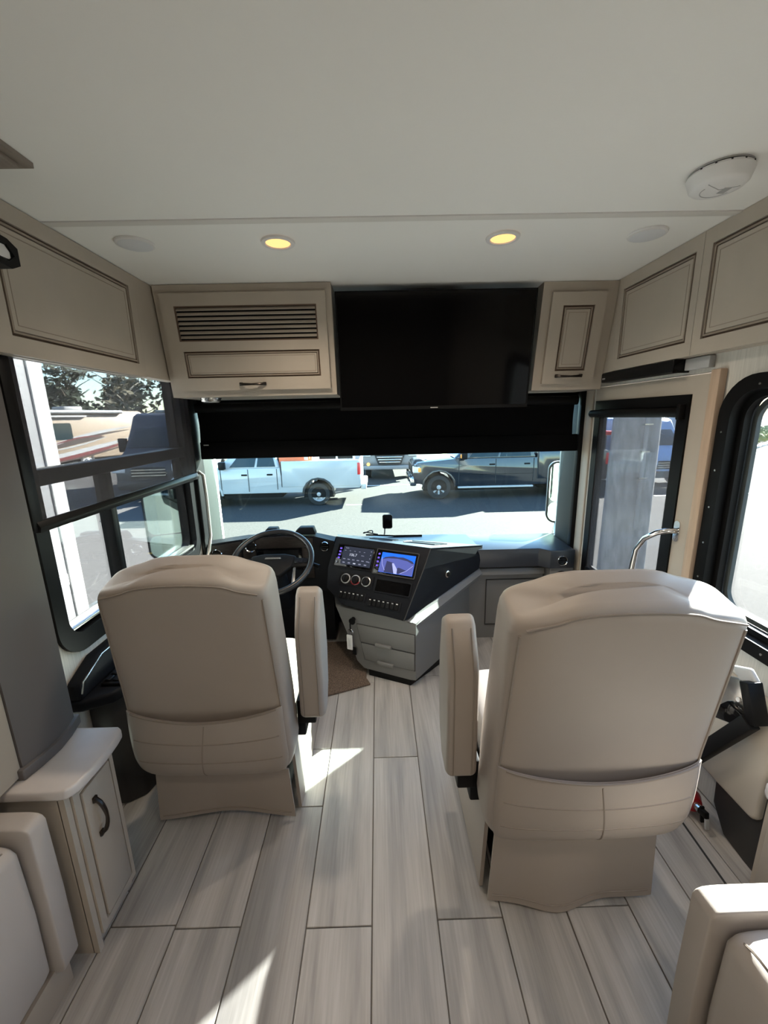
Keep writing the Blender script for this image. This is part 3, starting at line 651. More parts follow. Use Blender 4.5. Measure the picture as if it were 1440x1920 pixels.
# ================================================================ dashboard
db = thing('dashboard', 'black and grey wraparound dashboard under the windshield', 'dashboard', (.05, 2.5, 0))
TLp, n_p = Vector((-.272, 2.5, .763)), Vector((-.3274, -.7434, .5832)).normalized()
ux_p = Vector((.9108, -.4125, -.0146)).normalized(); uy_p = n_p.cross(ux_p).normalized()
if uy_p.z < 0: uy_p = -uy_p
PM = frame(TLp, ux_p, -n_p, uy_p)              # panel frame: x across, -y out of the panel, z up along it
outl = [(0, 0), (.618, 0), (.602, -.12), (.549, -.425), (.155, -.40), (.03, -.32), (0, -.20)]
front = [PM @ Vector((a, .0, b)) for a, b in outl]
back = [Vector(p) for p in ((-.30, 2.82, .685), (.665, 2.54, .668), (.65, 2.51, .62), (.632, 2.485, .535), (.05, 2.62, .40), (-.25, 2.66, .38), (-.30, 2.78, .45))]
MB().loft([front, back]).build('center_pod', 'dash_dark', db, smooth=False)
# top deck lying over the pod, with two defroster recesses
tl, tr_, br_, bl_ = front[0], front[1], back[1], back[0]
def deck(u, v): return (tl.lerp(tr_, u)).lerp(bl_.lerp(br_, u), v)
def deckp(u, v, h=.004): p = deck(u, v); return (p.x, p.y, p.z+h)
MB().grid(lambda u, v: deckp(u, v, .0075), 8, 8, thick=(0, 0, -.006)).build('top_deck', 'dash_top', db)
for u0, u1, v0, v1 in ((.30, .50, .40, .62), (.60, .86, .38, .66)):
    MB().grid(lambda u, v: deckp(u0+(u1-u0)*u, v0+(v1-v0)*v, .0095), 2, 2, thick=(0, 0, -.001)).build('defroster_recess', 'black', db)
    MB().tube([deckp(u0, v0, .009), deckp(u1, v0, .009), deckp(u1, v1, .009), deckp(u0, v1, .009)], .004, 6, closed=True).build('recess_lip', 'dash_top', db)
MB().prism([(-.30, 2.80), (.60, 2.54), (.64, 2.54), (.615, 2.845), (-.30, 2.845)], .60, .666, 'xy').build('rear_deck', 'dash_top', db)
# screen face
fp = MB(PM).prism(outl, -.008, .0, 'xz', b=.003).build('face_panel', 'dash_dark', db)
MB(PM).tube([(.618, -.008, 0), (.602, -.008, -.12), (.549, -.008, -.425)], .003, 6).build('edge_bead', 'console_dark', fp)
def unit(x0, x1, z0, z1, label, disp):
    u = MB(PM).box(x0, x1, -.016, -.004, z0, z1, b=.004).build('head_unit', 'black_gloss', db); u['label'] = label
    MB(PM).plate(rrect(x0-.003, x1+.003, z0-.003, z1+.003, .006, 3), [rrect(x0+.003, x1-.003, z0+.003, z1-.003, .004, 3)], -.0175, -.010, 'xz').build('bezel', 'console_dark' if disp == 2 else 'black', u)
    return u
u1 = unit(.036, .288, -.182, -.042, 'touch screen radio with dark blue radio page', 1)
MB(PM).box(.078, .278, -.0166, -.016, -.166, -.052).build('display', emis('radio_bg', (.050, .058, .085), 0.088), u1)
wt = emis('screen_white', (.72, .76, .92), 0.088); dm = emis('screen_dim', (.36, .38, .52), 0.080)
def scr(x, z): return frame(PM @ Vector((x, -.0170, z)), ux_p, uy_p, n_p)
text_mesh('106.7', .024, scr(.150, -.102), 'frequency', wt, u1)
text_mesh('MHz', .010, scr(.215, -.100), 'unit_text', dm, u1)
text_mesh('Radio', .010, scr(.103, -.062), 'title', dm, u1)
for i in range(6): MB(PM).box(.090+i*.031, .106+i*.031, -.0170, -.0166, -.134, -.129).build('preset', dm, u1)
for i in range(5): MB(PM).box(.092+i*.036, .108+i*.036, -.0170, -.0166, -.157, -.150).build('soft_button', wt if i == 2 else dm, u1)
for i in range(4): MB(PM).box(.262, .268, -.0170, -.0166, -.070-i*.022, -.065-i*.022).build('soft_button', dm, u1)
for i in range(5): MB(PM).box(.088+i*.032, .098+i*.032, -.0170, -.0166, -.079, -.076).build('soft_button', dm, u1)
pu = emis('screen_purple', (.20, .12, .75), 0.128)
for i in range(4): MB(PM).box(.052, .066, -.0168, -.016, -.074-i*.020, -.064-i*.020).build('key', pu, u1)
MB(PM).lathe([(.008, 0), (.007, .006)], 14, M=frame((.055, -.016, -.158), (1, 0, 0), (0, 0, 1), (0, -1, 0))).build('volume_knob', 'silver', u1)
u2 = unit(.300, .560, -.190, -.042, 'screen showing the rear view camera picture in bright blue', 2)
MB(PM).box(.336, .545, -.0166, -.016, -.178, -.058).build('display', emis('cam_sky', (.02, .14, .80), 0.160), u2)
cg, cd_, cl = emis('cam_lot', (.10, .12, .38), 0.144), emis('cam_dark', (.05, .055, .13), 0.128), emis('cam_light', (.42, .45, .85), 0.144)
def flat(pts, m, nm, d=-.0169): MB(PM).prism(pts, d, d+.0002, 'xz').build(nm, m, u2)
flat([(.337, -.177), (.544, -.177), (.544, -.105), (.50, -.090), (.44, -.084), (.38, -.088), (.337, -.102)], cg, 'picture_ground')
flat([(.345, -.100), (.36, -.086), (.385, -.080), (.41, -.076), (.44, -.078), (.47, -.075), (.50, -.082), (.53, -.092), (.543, -.104), (.53, -.106), (.50, -.094), (.44, -.087), (.38, -.091)], cd_, 'picture_trees', -.0171)
flat([(.37, -.177), (.44, -.177), (.42, -.115), (.375, -.108)], cd_, 'picture_shadow', -.0171)
flat([(.455, -.177), (.505, -.150), (.455, -.138), (.44, -.150)], cd_, 'picture_shadow', -.0171)
flat([(.432, -.177), (.45, -.177), (.448, -.15), (.420, -.116), (.410, -.118)], cl, 'picture_line', -.0173)
MB(PM).tube([(.470, -.0172, -.172), (.505, -.0172, -.152), (.538, -.0172, -.118)], .0012, 5).build('picture_line', cl, u2)
MB(PM).tube([(.340, -.0172, -.088), (.35, -.0172, -.13), (.372, -.0172, -.165)], .0012, 5).build('picture_line', cl, u2)
for i in range(4): MB(PM).box(.313, .325, -.0168, -.016, -.076-i*.024, -.066-i*.024).build('key', pu, u2)
# climate knobs
cp_ = MB(PM).prism(rrect(.100, .318, -.285, -.212, .010), -.014, -.006, 'xz', b=.003).build('climate_panel', 'black', db)
MB(PM).plate(rrect(.098, .320, -.287, -.210, .011), [rrect(.102, .316, -.283, -.214, .009)], -.0155, -.010, 'xz').build('rim', 'dash_dark', cp_)
for i, x in enumerate((.142, .208, .276)):
    Mk = PM @ frame((x, -.014, -.249), (1, 0, 0), (0, 0, 1), (0, -1, 0))
    k = MB(Mk).lathe([(.030, 0), (.030, .004), (.0245, .006), (.0245, .003)], 24, caps=False).build('knob_ring', 'silver' if i == 2 else 'grey_plastic', cp_)
    MB(Mk).lathe([(.023, .0), (.021, .018), (.017, .020), (.0, .020)], 20, caps=False).build('knob', 'black', cp_)
    MB(Mk).box(-.004, .004, -.018, .018, .018, .026, b=.002, seg=1).build('grip', 'black_soft', cp_)
    if i == 1: MB(Mk).tube([(.028*math.cos(math.radians(a)), .028*math.sin(math.radians(a)), .0062) for a in range(200, 345, 12)], .003, 5).build('temperature_mark', 'red_paint', cp_)
# cubby
MB(PM).plate(rrect(.333, .556, -.297, -.214, .008), [rrect(.341, .548, -.290, -.222, .006)], -.014, -.004, 'xz').build('cubby_rim', 'dash_dark', db)
MB(PM).box(.341, .548, -.010, -.008, -.290, -.222).build('cubby', 'black_gloss', db)
# rocker switches
def row(x0, z0, n, sl):
    b0 = MB(PM).prism([(x0-.012, z0+.022), (x0+n*.0275+.006, z0+.022-n*sl*.0275*0), (x0+n*.0275+.006, z0-.034), (x0-.012, z0-.034)], -.012, -.006, 'xz', b=.003).build('switch_bank', 'dash_dark', db)
    for i in range(n):
        o = MB(PM).box(x0+i*.0275, x0+i*.0275+.022, -.019, -.010, z0-.028, z0+.016, b=.003, seg=1).build('rocker_switch', 'black', b0)
        MB(PM).box(x0+i*.0275+.006, x0+i*.0275+.016, -.0196, -.019, z0+.004, z0+.009).build('switch_mark', 'white_plastic' if i % 3 == 0 else 'grey_plastic', b0)
row(.125, -.338, 6, 0); row(.318, -.352, 7, 0)
# side knob on the pod's right flank
Mk = frame((.395, 2.285, .585), (.75, .66, 0), (0, 0, 1), (.66, -.75, 0))
MB(Mk).lathe([(.022, -.01), (.022, .004), (.016, .007)], 18).build('socket_ring', 'chrome', db)
MB(Mk).lathe([(.016, .004), (.015, .012), (.0, .013)], 16, caps=False).build('socket_cap', 'black', db)

# ---- instrument side
hp = [(-1.118, .44), (-.30, .40), (-.29, .74), (-.42, .776), (-.60, .792), (-.74, .788), (-.86, .768), (-1.118, .735)]
MB().loft([[(x, 2.50, z) for x, z in hp], [(x, 2.60, min(z, .772)) for x, z in hp], [(x, 2.84, min(z, .672)) for x, z in hp]]).build('instrument_hood', 'dash_dark', db, smooth=False)
MB().prism([(-1.105, .60), (-.89, .60), (-.875, .755), (-1.105, .722)], 2.490, 2.502, 'xz', b=.003).build('wood_trim', 'dash_wood', db)
MB().prism([(-.868, .585), (-.795, .585), (-.785, .775), (-.868, .760)], 2.490, 2.502, 'xz', b=.003).build('wood_trim', 'dash_wood', db)
MB().prism([(-.785, .705), (-.425, .705), (-.425, .765), (-.60, .782), (-.785, .775)], 2.488, 2.502, 'xz', b=.003).build('wood_trim', 'dash_wood', db)
MB().prism([(-.495, .50), (-.425, .50), (-.425, .703), (-.495, .703)], 2.488, 2.502, 'xz', b=.003).build('wood_trim', 'dash_wood', db)
MB().box(-.785, -.500, 2.492, 2.502, .56, .703, b=.003).build('gauge_cluster', 'black_gloss', db)
MB().box(-.74, -.52, 2.4905, 2.4925, .60, .69).build('gauge_display', 'black', db)
def vent(x, y, z, r=.036, nrm=(0, -1, 0)):
    nv_ = Vector(nrm).normalized(); xv = Vector((0, 0, 1)).cross(nv_).normalized(); Mv = frame((x, y, z), xv, nv_.cross(xv), nv_)
    o = MB(Mv).lathe([(r, -.012), (r*1.05, .006), (r*.95, .011), (r*.82, .006), (r*.80, -.01)], 24, caps=False).build('air_vent', 'chrome', db)
    MB(Mv).lathe([(r*.80, -.008), (0, -.008)], 20, caps=False).build('vent_back', 'black', o)
    for k in (-.5, 0, .5): MB(Mv).box(-r*.72*math.sqrt(1-k*k), r*.72*math.sqrt(1-k*k), r*k-.003, r*k+.003, -.006, .006).build('vent_blade', 'black', o)
vent(-1.035, 2.488, .672); vent(-.815, 2.488, .722); vent(-.352, 2.488, .712, .030)
MB().box(-.90, -.88, 2.484, 2.492, .69, .70).build('hazard_mark', mat('yellow_mark', (.6, .45, .02), .5), db)
for x, w_ in ((-.69, .055), (-.475, .075)):
    MB().prism([(x-w_, .780), (x+w_*.9, .780), (x+w_*.7, .828), (x-w_*.45, .828), (x-w_*.8, .805)], 2.52, 2.58, 'xz', b=.006).build('tweeter_pod', 'dash_dark', db)
MB().box(-1.118, -.32, 2.56, 2.84, .02, .42).build('knee_wall', 'black_soft', db)

# ---- passenger side
foot = [(.615, 2.50), (1.02, 2.50), (1.075, 2.45), (1.232, 2.45), (1.235, 2.84), (.60, 2.84)]
MB().prism(foot, .535, .657, 'xy', b=.006).build('passenger_shelf', 'dash_top', db)
vent(1.150, 2.447, .590, .032)
MB().prism([(.50, 2.54), (1.08, 2.54), (1.08, 2.84), (.50, 2.84)], .515, .536, 'xy').build('shelf_underside', 'console_dark', db)
lw = MB().box(.45, 1.08, 2.56, 2.84, .0, .515).build('footwell_panel', 'dash_grey', db)
MB().prism([(2.515, .475), (2.56, .475), (2.56, .505), (2.53, .515)], .55, 1.075, 'yz', b=.003).build('footwell_ledge', 'dash_grey', db)
MB().plate([(.70, .10), (1.06, .10), (1.06, .43), (.70, .43)], [[(.705, .105), (1.055, .105), (1.055, .425), (.705, .425)]], 2.552, 2.562, 'xz').build('footwell_seam', 'seam_dark', lw)
MB().box(1.082, 1.235, 2.462, 2.84, .0, .533, b=.006).build('corner_block', 'dash_grey', db)
o = MB(frame((1.158, 2.462, .475), (1, 0, 0), (0, 0, 1), (0, -1, 0))).lathe([(.040, 0), (.040, .006), (.033, .008), (.030, .002), (0, .001)], 24, caps=False).build('speaker', 'black', db)
MB(frame((1.158, 2.462, .475), (1, 0, 0), (0, 0, 1), (0, -1, 0))).lathe([(.010, .001), (.008, .005), (0, .006)], 12, caps=False).build('speaker_cone', 'grey_plastic', o)

# ---- lower console with drawers
CM = frame((.184, 2.044, 0), (.911, -.4125, 0), (.4125, .911, 0))      # x along the face, -y towards the cabin
face = [(-.500, .415), (-.05, .405), (.0, .395), (.0, .36), (-.002, .045), (-.030, .040), (-.326, .045), (-.371, .085), (-.430, .25)]
A0 = [CM @ Vector((a, 0, b)) for a, b in face]
# rounded right corner, then the long side running forward to the footwell
side = [Vector(p) for p in ((-.32, 2.56, .41), (.50, 2.50, .47), (.56, 2.53, .46), (.585, 2.555, .44), (.60, 2.56, .05), (.57, 2.56, .045), (-.10, 2.56, .05), (-.18, 2.56, .09), (-.28, 2.56, .25))]
MB().loft([A0, side]).build('console_body', 'dash_grey', db, smooth=False)
q0, q1 = CM @ Vector((.004, 0, .41)), Vector((.60, 2.53, .53))
MB().prism([(.154, 2.062), (-.085, 2.172), (-.10, 2.55), (.60, 2.55), (.36, 2.27)], .001, .048, 'xy').build('plinth', 'black', db)
# sloping ledge along the right flank
e0 = [Vector(p) for p in ((.135, 2.052, .41), (.190, 2.05, .385), (.186, 2.06, .36), (.15, 2.09, .36))]
e1 = [Vector(p) for p in ((.63, 2.51, .54), (.66, 2.495, .50), (.64, 2.51, .455), (.58, 2.53, .46))]
MB().loft([e0, e1]).build('flank_ledge', 'dash_grey', db, smooth=False)
for z0, z1, a0, a1 in ((.218, .326, -.362, -.006), (.106, .211, -.338, -.008)):
    s_ = (z1-z0)
    dr = MB(CM).prism([(a0+.021, z0), (a1, z0), (a1, z1), (a0, z1)], -.008, .004, 'xz', b=.004).build('drawer', 'dash_grey', db)
    MB(CM).plate([(a0+.018, z0-.003), (a1+.003, z0-.003), (a1+.003, z1+.003), (a0-.003, z1+.003)], [[(a0+.022, z0+.001), (a1-.001, z0+.001), (a1-.001, z1-.001), (a0+.001, z1-.001)]], -.003, .002, 'xz').build('drawer_gap', 'seam_dark', dr)
    xm = (a0+a1)/2-.01
    MB(CM).prism([(xm-.048, z0-.006), (xm+.052, z0-.006), (xm+.055, z0+.018), (xm-.050, z0+.018)], -.024, -.006, 'xz', b=.006).build('pull', 'dash_grey', dr)
# ignition keys hanging from the console
k = thing('key_ring', 'ignition key with white paper tag hanging from the console', 'keys', tuple(CM @ Vector((-.39, -.02, .20))))
MB(CM).lathe([(.014, .0), (.014, .012), (.010, .014)], 16, M=frame((-.385, 0, .352), (1, 0, 0), (0, 0, 1), (0, -1, 0))).build('ignition_lock', 'black', k)
MB(CM).prism(circ(-.380, .352, .020, 16), -.032, -.026, 'xz').build('key_head', 'black', k)
MB(CM).box(-.397, -.391, -.030, -.024, .285, .335).build('strap', 'black', k)
MB(CM).tube([(-.394+.016*math.cos(a), -.028, .282+.016*math.sin(a)) for a in [2*PI*i/16 for i in range(16)]], .002, 5, closed=True).build('split_ring', 'chrome', k)
tg = MB(CM).prism(rrect(-.418, -.382, .168, .262, .004), -.032, -.029, 'xz').build('paper_tag', 'white_plastic', k)
for i in range(4): MB(CM).box(-.408+i*.004, -.4065+i*.004, -.0326, -.032, .18+.01*(i % 2), .245-.008*(i % 3)).build('ink_line', 'grey_plastic', tg)
MB(CM).box(-.388, -.362, -.026, -.018, .135, .185, b=.004).build('key_fob', 'black', k)

# ---- steering wheel
nz = math.radians(58); Wn = Vector((0, -math.cos(nz), math.sin(nz))); Wc = Vector((-.612, 2.205, .722))
WM = frame(Wc, (1, 0, 0), Vector((0, math.sin(nz), math.cos(nz))), Wn)
sw = thing('steering_wheel', 'black leather steering wheel with silver emblem in front of the driver', 'steering wheel', tuple(Wc-Vector((0, 0, .2))))
MB(WM).tube([(.222*math.cos(2*PI*i/48), .222*math.sin(2*PI*i/48), 0) for i in range(48)], .0165, 12, closed=True).build('rim', mat('wheel_leather', (.018, .018, .020), .32), sw)
hub = MB(WM).prism([(-.13, .045), (-.06, .062), (.06, .062), (.13, .045), (.115, -.03), (.05, -.10), (-.05, -.10), (-.115, -.03)], -.045, -.008, 'xy', b=.012, seg=3).build('hub', 'black', sw)
MB(WM).prism([(-.047, .018), (.047, .018), (.043, .030), (-.043, .030)], -.008, -.004, 'xy', b=.001, seg=1).build('emblem', 'silver', hub)
for s in (-1, 1):
    sp_ = MB(WM).prism([(s*.11, .035), (s*.215, .022), (s*.215, -.030), (s*.10, -.035)], -.035, -.012, 'xy', b=.006).build('spoke', 'black', sw)
    MB(WM).prism([(s*.12, -.035), (s*.135, -.03), (s*.145, -.155), (s*.125, -.165)], -.030, -.016, 'xy', b=.004).build('spoke_insert', 'silver', sw)
    for i in range(3): MB(WM).box(min(s*(.125+i*.026), s*(.145+i*.026)), max(s*(.125+i*.026), s*(.145+i*.026)), -.012, .010, -.0125, -.006, b=.002, seg=1).build('button', 'dash_dark', sp_)
MB(WM).prism([(-.05, -.09), (.05, -.09), (.035, -.215), (-.035, -.215)], -.038, -.016, 'xy', b=.006).build('spoke', 'black', sw)
MB(WM).lathe([(.06, -.42), (.055, -.10), (.045, -.045)], 20).build('column', 'black_soft', sw)
MB(WM).tube([(.04, .05, -.07), (.20, .03, -.06), (.262, -.01, -.05)], [.008, .008, .013], 8).build('stalk', 'black', sw)
# ---- carpet mat and small things on the dash
m_ = MB().prism([(-.95, 2.0), (-.31, 1.985), (-.075, 2.075), (-.10, 2.13), (-.10, 2.54), (-.95, 2.54)], .001, .014, 'xy', b=.004).build('floor_mat', 'carpet')
tag(m_, 'brown speckled carpet mat under the steering wheel', 'mat')
t = thing('dash_mirror', 'small black rounded display standing on the dash at the windshield', 'display', (.055, 2.795, .69))
MB().prism(rrect(.020, .088, .742, .842, .014), 2.755, 2.770, 'xz', b=.004).build('body', 'black', t)
MB().prism(rrect(.028, .080, .752, .832, .010), 2.7525, 2.7555, 'xz').build('screen', 'black_gloss', t)
MB().tube([(.035, 2.765, .745), (.033, 2.785, .70), (.03, 2.79, .692)], .005, 6).build('stem', 'grey_plastic', t)
t = MB().tube([(-.10+.05*math.cos(a)+.012*a, 2.72+.03*math.sin(a), .728+.008*math.sin(a*2)) for a in [i*.4 for i in range(14)]], .004, 6).build('cable', 'black')
tag(t, 'short black cable coiled on top of the dashboard', 'cable')
# ================================================================ outdoors
G = -1.2
mat('asphalt', (.056, .053, .051), .95, bump=.6, bscale=40, var=.16, vscale=28, spec=.08)
mat('paint_white', (.44, .45, .45), .25, coat=.5); mat('paint_black', (.012, .016, .022), .18, coat=1.)
mat('paint_slate', (.045, .046, .052), .4); mat('paint_beige', (.26, .20, .145), .4); mat('paint_blue', (.20, .32, .52), .4)
mat('tire', (.018, .018, .018), .85); mat('car_glass', (.012, .024, .028), .06, spec=.35); mat('amber', (.85, .30, .05), .3, emit=(1, .45, .1), estr=.06)
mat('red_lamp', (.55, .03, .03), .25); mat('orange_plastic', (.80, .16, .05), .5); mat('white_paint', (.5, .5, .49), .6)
mat('maroon', (.09, .014, .014), .4); mat('brown_stripe', (.035, .022, .017), .4); mat('leaf', (.030, .042, .022), .8, var=.5, vscale=3)
mat('leaf_dry', (.12, .105, .065), .85, var=.5, vscale=3); mat('leaf_yellow', (.25, .26, .11), .8, var=.4, vscale=3); mat('bark', (.10, .08, .06), .9)
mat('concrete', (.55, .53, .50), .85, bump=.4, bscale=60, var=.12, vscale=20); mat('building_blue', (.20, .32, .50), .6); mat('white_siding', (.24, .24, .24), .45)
mat('mirror', (.42, .56, .53), .02, metal=1.); mat('grey_siding', (.10, .10, .105), .45)
gr = struct(MB().box(-130, 130, -60, 150, G-.2, G).build('ground', 'asphalt'))
for x0, x1, y0, y1 in ((-1.05, -.55, 12.74, 12.82), (-4.6, 6.2, 16.4, 16.52), (9, 14, 13.0, 13.1)):
    MB().box(x0, x1, y0, y1, G, G+.004).build('parking_line', 'white_paint', gr)
cb = struct(MB().box(XL-.07, XR+.07, -3.06, 2.93, -.95, -.061).build('wall_coach_skirt', 'paint_beige'))

mat('rim_silver', (.36, .36, .37), .35)
def wheel(parent, M, x, z, r, w=.26, rim='silver', nsp=8):
    Mw = M @ frame((x, .02, z), (1, 0, 0), (0, 0, 1), (0, -1, 0))
    o = MB(Mw).lathe([(r*.62, -w), (r*.95, -w), (r, -w*.85), (r, -w*.15), (r*.95, 0), (r*.66, .01), (r*.62, -.02)], 32, caps=False).build('tire', 'tire', parent)
    MB(Mw).lathe([(r*.63, -w*.8), (r*.63, -.01), (r*.56, -.03), (r*.5, -.06), (.0, -.06)], 28, caps=False).build('rim', 'rim_silver' if rim != 'chrome' else 'console_dark', o)
    for k in range(nsp):
        a = 2*PI*k/nsp
        MB(Mw).box(r*.12, r*.60, -r*.075, r*.075, -.055, -.012, b=.008, seg=1, M=Matrix.Rotation(a, 4, 'Z')).build('spoke', 'rim_silver', o)
    MB(Mw).lathe([(r*.2, -.055), (r*.18, .005), (r*.10, .02), (0, .022)], 16, caps=False).build('hub_cap', 'rim_silver', o)
def arch(cx, zb, r, n=9):          # from the rear lip to the front lip, over the wheel
    return [(cx+r*math.cos(PI*i/(n-1)), zb+r*math.sin(PI*i/(n-1))) for i in range(n)]

def pickup(label, X0, Y0, paint, L, belt, hood, rail, roof, xw, xr, xA, xB, xC, xD, wr_, doors, rim, wheel_z, service=False):
    """front at x=0 pointing left, near side at y=0"""
    t = thing('pickup_truck', label, 'truck', (X0+L/2, Y0+1, G)); M = frame((X0, Y0, G), (1, 0, 0), (0, 1, 0)); W = 2.0
    zr = .44; ra = wr_+.10
    low = [(.05, .55), (.0, .80), (.04, hood-.13), (.16, hood-.04), (.6, hood), (xA, belt+.02), (xD, belt+.02), (xD+.02, .98), (L-.02, .98), (L, .62), (L-.05, .55), (xr+ra, .55)]
    low += arch(xr, wheel_z+.02, ra)[0:]+[(xr-ra, zr), (xw+ra, zr)]+arch(xw, wheel_z+.02, ra)[0:]+[(xw-ra, .50)]
    MB(M).prism(low, 0, W, 'xz', b=.035, seg=2, ang=50).build('body', paint, t, ang=45)
    # bed sides and tailgate
    for ya, yb in ((0, .07), (W-.07, W)):
        pb = [(xD+.05, .62), (xr-ra, .62)]+arch(xr, wheel_z+.02, ra)[::-1]+[(xr+ra, .62), (L-.03, .62), (L-.02, rail-.03), (L-.08, rail), (xD+.05, rail)]
        MB(M).prism(pb, ya-.012 if ya == 0 else ya, yb, 'xz', b=.012, seg=2, ang=50).build('bed_side', paint, t, ang=45)
    MB(M).box(L-.07, L+.01, .07, W-.07, .70, rail-.02, b=.015).build('tailgate', paint, t)
    MB(M).box(xD+.03, xD+.09, .07, W-.07, .95, rail, b=.01).build('bed_front', paint, t)
    # greenhouse
    base = [(xA, .03), (xD, .03), (xD, W-.03), (xA, W-.03)]; top = [(xB, .17), (xC, .17), (xC, W-.17), (xB, W-.17)]
    MB(M)._bev([(x, y, belt) for x, y in base]+[(x, y, roof) for x, y in top], [(0, 1, 2, 3), (4, 5, 6, 7), (0, 1, 5, 4), (1, 2, 6, 5), (2, 3, 7, 6), (3, 0, 4, 7)], .06, 3).build('cab', paint, t)
    def side_pt(f, v, far=False):           # f: x fraction along the cab, v: height fraction
        x = (xA+(xD-xA)*f)*(1-v)+(xB+(xC-xB)*f)*v; y = .03+.14*v-.006
        return (x, W-y if far else y, belt+(roof-belt)*v)
    for far in (False, True):
        for f0, f1, g0, g1 in doors:        # bottom and top x-fractions of each window
            q = [side_pt(f0, .10, far), side_pt(f1, .10, far), side_pt(g1, .86, far), side_pt(g0, .86, far)]
            s_ = 1 if far else -1
            MB(M).loft([q, [(a, b+s_*.012, c_) for a, b, c_ in q]]).build('side_window', 'car_glass', t)
    def end_pt(u, v, front):
        xa, xb = (xA, xB) if front else (xD, xC); y0 = .03+.14*v; e_ = -.012 if front else .012
        return (xa+(xb-xa)*v+e_, y0+(W-2*y0)*u, belt+(roof-belt)*v)
    for fr in (True, False):
        q = [end_pt(.06, .08, fr), end_pt(.94, .08, fr), end_pt(.94, .88, fr), end_pt(.06, .88, fr)]
        MB(M).loft([q, [(a+(.02 if fr else -.02), b, c_) for a, b, c_ in q]]).build('windshield' if fr else 'rear_window', 'car_glass', t)
    # door seams, handles, mirrors, lamps, bumpers, flares
    for x, za, zb_ in [(xA+.18, .5, belt), ((xA+xD)/2+.02, .5, belt), (xD-.10, .55, belt), (xD+.035, .62, rail)]:
        MB(M).box(x-.008, x+.008, -.014, .004, za, zb_).build('door_seam', 'seam_dark', t)
    MB(M).box(xA+.2, xD-.1, -.006, .002, .80, .81).build('body_crease', 'grey_plastic' if paint != 'paint_black' else 'black', t)
    for x in ((xA+xD)/2-.10, xD-.32): MB(M).box(x-.09, x+.09, -.03, .0, belt-.20, belt-.15, b=.012).build('door_handle', 'black', t)
    mr = MB(M).box(xA+.22, xA+.40, -.26, -.06, belt+.02, belt+.26, b=.03).build('wing_mirror', 'black', t)
    if paint == 'paint_black': MB(M).box(xA+.20, xA+.225, -.20, -.10, belt+.06, belt+.18).build('turn_signal', 'amber', mr)
    MB(M).box(-.10, .12, .05, W-.05, .45, .72, b=.05).build('front_bumper', 'chrome' if paint == 'paint_black' else 'paint_white', t)
    MB(M).box(L-.02, L+.16, .10, W-.10, .48, .66, b=.03).build('rear_bumper', 'white_paint', t)
    MB(M).box(.0, .22, -.012, .25, hood-.36, hood-.16, b=.02).build('headlight', 'white_plastic', t)
    MB(M).box(.16, .26, -.016, .05, hood-.34, hood-.20, b=.01).build('turn_signal', 'amber', t)
    MB(M).box(-.02, .04, .30, W-.30, hood-.42, hood-.14, b=.02).build('grille', 'black', t)
    MB(M).box(L-.11, L-.02, -.018, .10, rail-.46, rail-.08, b=.012).build('tail_light', 'red_lamp', t)
    for cx in (xw, xr):
        for y in (0, ):
            MB(M).prism(arch(cx, wheel_z+.02, ra+.06)+arch(cx, wheel_z+.02, ra)[::-1], -.035, .05, 'xz', b=.01).build('wheel_arch', 'console_dark' if paint == 'paint_white' and cx == xr else paint, t)
            MB(M).prism(arch(cx, wheel_z-.1, ra+.02), .03, .5, 'xz').build('wheel_well', 'black', t)
        wheel(t, M, cx, wheel_z, wr_, rim=rim, nsp=6 if rim == 'silver' else 8)
        wheel(t, M @ T(0, W, 0) @ Matrix.Scale(-1, 4, (0, 1, 0)), cx, wheel_z, wr_, rim=rim, nsp=6)
    MB(M).box(xA+.05, xD, .10, W-.10, .28, .50).build('chassis', 'black', t)
    if paint == 'paint_black': MB(M).box(xw+.62, xD-.1, -.06, .14, .36, .42, b=.02).build('running_board', 'grey_plastic', t)
    return t, M
wt_, wM = pickup('white extended cab pickup with orange case in its bed', -6.45, 12.80, 'paint_white', 5.9, 1.20, 1.13, 1.42, 1.86, 1.05, 4.55, 1.35, 2.15, 3.15, 3.38,
       .36, [(.20, .60, .17, .575), (.64, .94, .615, .94)], 'silver', .36)
pickup('black crew cab pickup with chrome bumper parked facing left', 1.13, 13.32, 'paint_black', 6.4, 1.30, 1.26, 1.50, 1.98, .85, 4.95, 1.32, 2.10, 3.85, 4.05,
       .40, [(.17, .52, .14, .50), (.55, .93, .535, .95)], 'chrome', .40)
# orange case and racks in the white bed
t = thing('tool_case', 'orange tool case standing in the white pickup bed', 'case', (-2.65, 13.2, -.2))
MB().box(-3.12, -2.15, 12.98, 13.5, -.22, .36, b=.03).build('body', 'orange_plastic', t)
MB().box(-2.32, -2.20, 12.965, 12.985, .24, .34).build('label_patch', 'white_paint', t)
MB().box(-3.0, -2.35, 12.968, 12.985, .19, .21).build('lid_seam', 'seam_dark', t)
t = thing('ladder_rack', 'dark pipe rack behind the orange case in the pickup bed', 'rack', (-1.4, 13.3, -.2))
for x in (-1.95, -1.35, -.80): MB().box(x-.03, x+.03, 13.5, 13.56, -.22, .62).build('post', 'white_paint', t)
MB().box(-2.0, -.75, 13.49, 13.57, .56, .62).build('rail', 'white_paint', t)
MB().box(-1.92, -.80, 13.52, 13.54, .20, .52).build('mesh_panel', 'black', t)

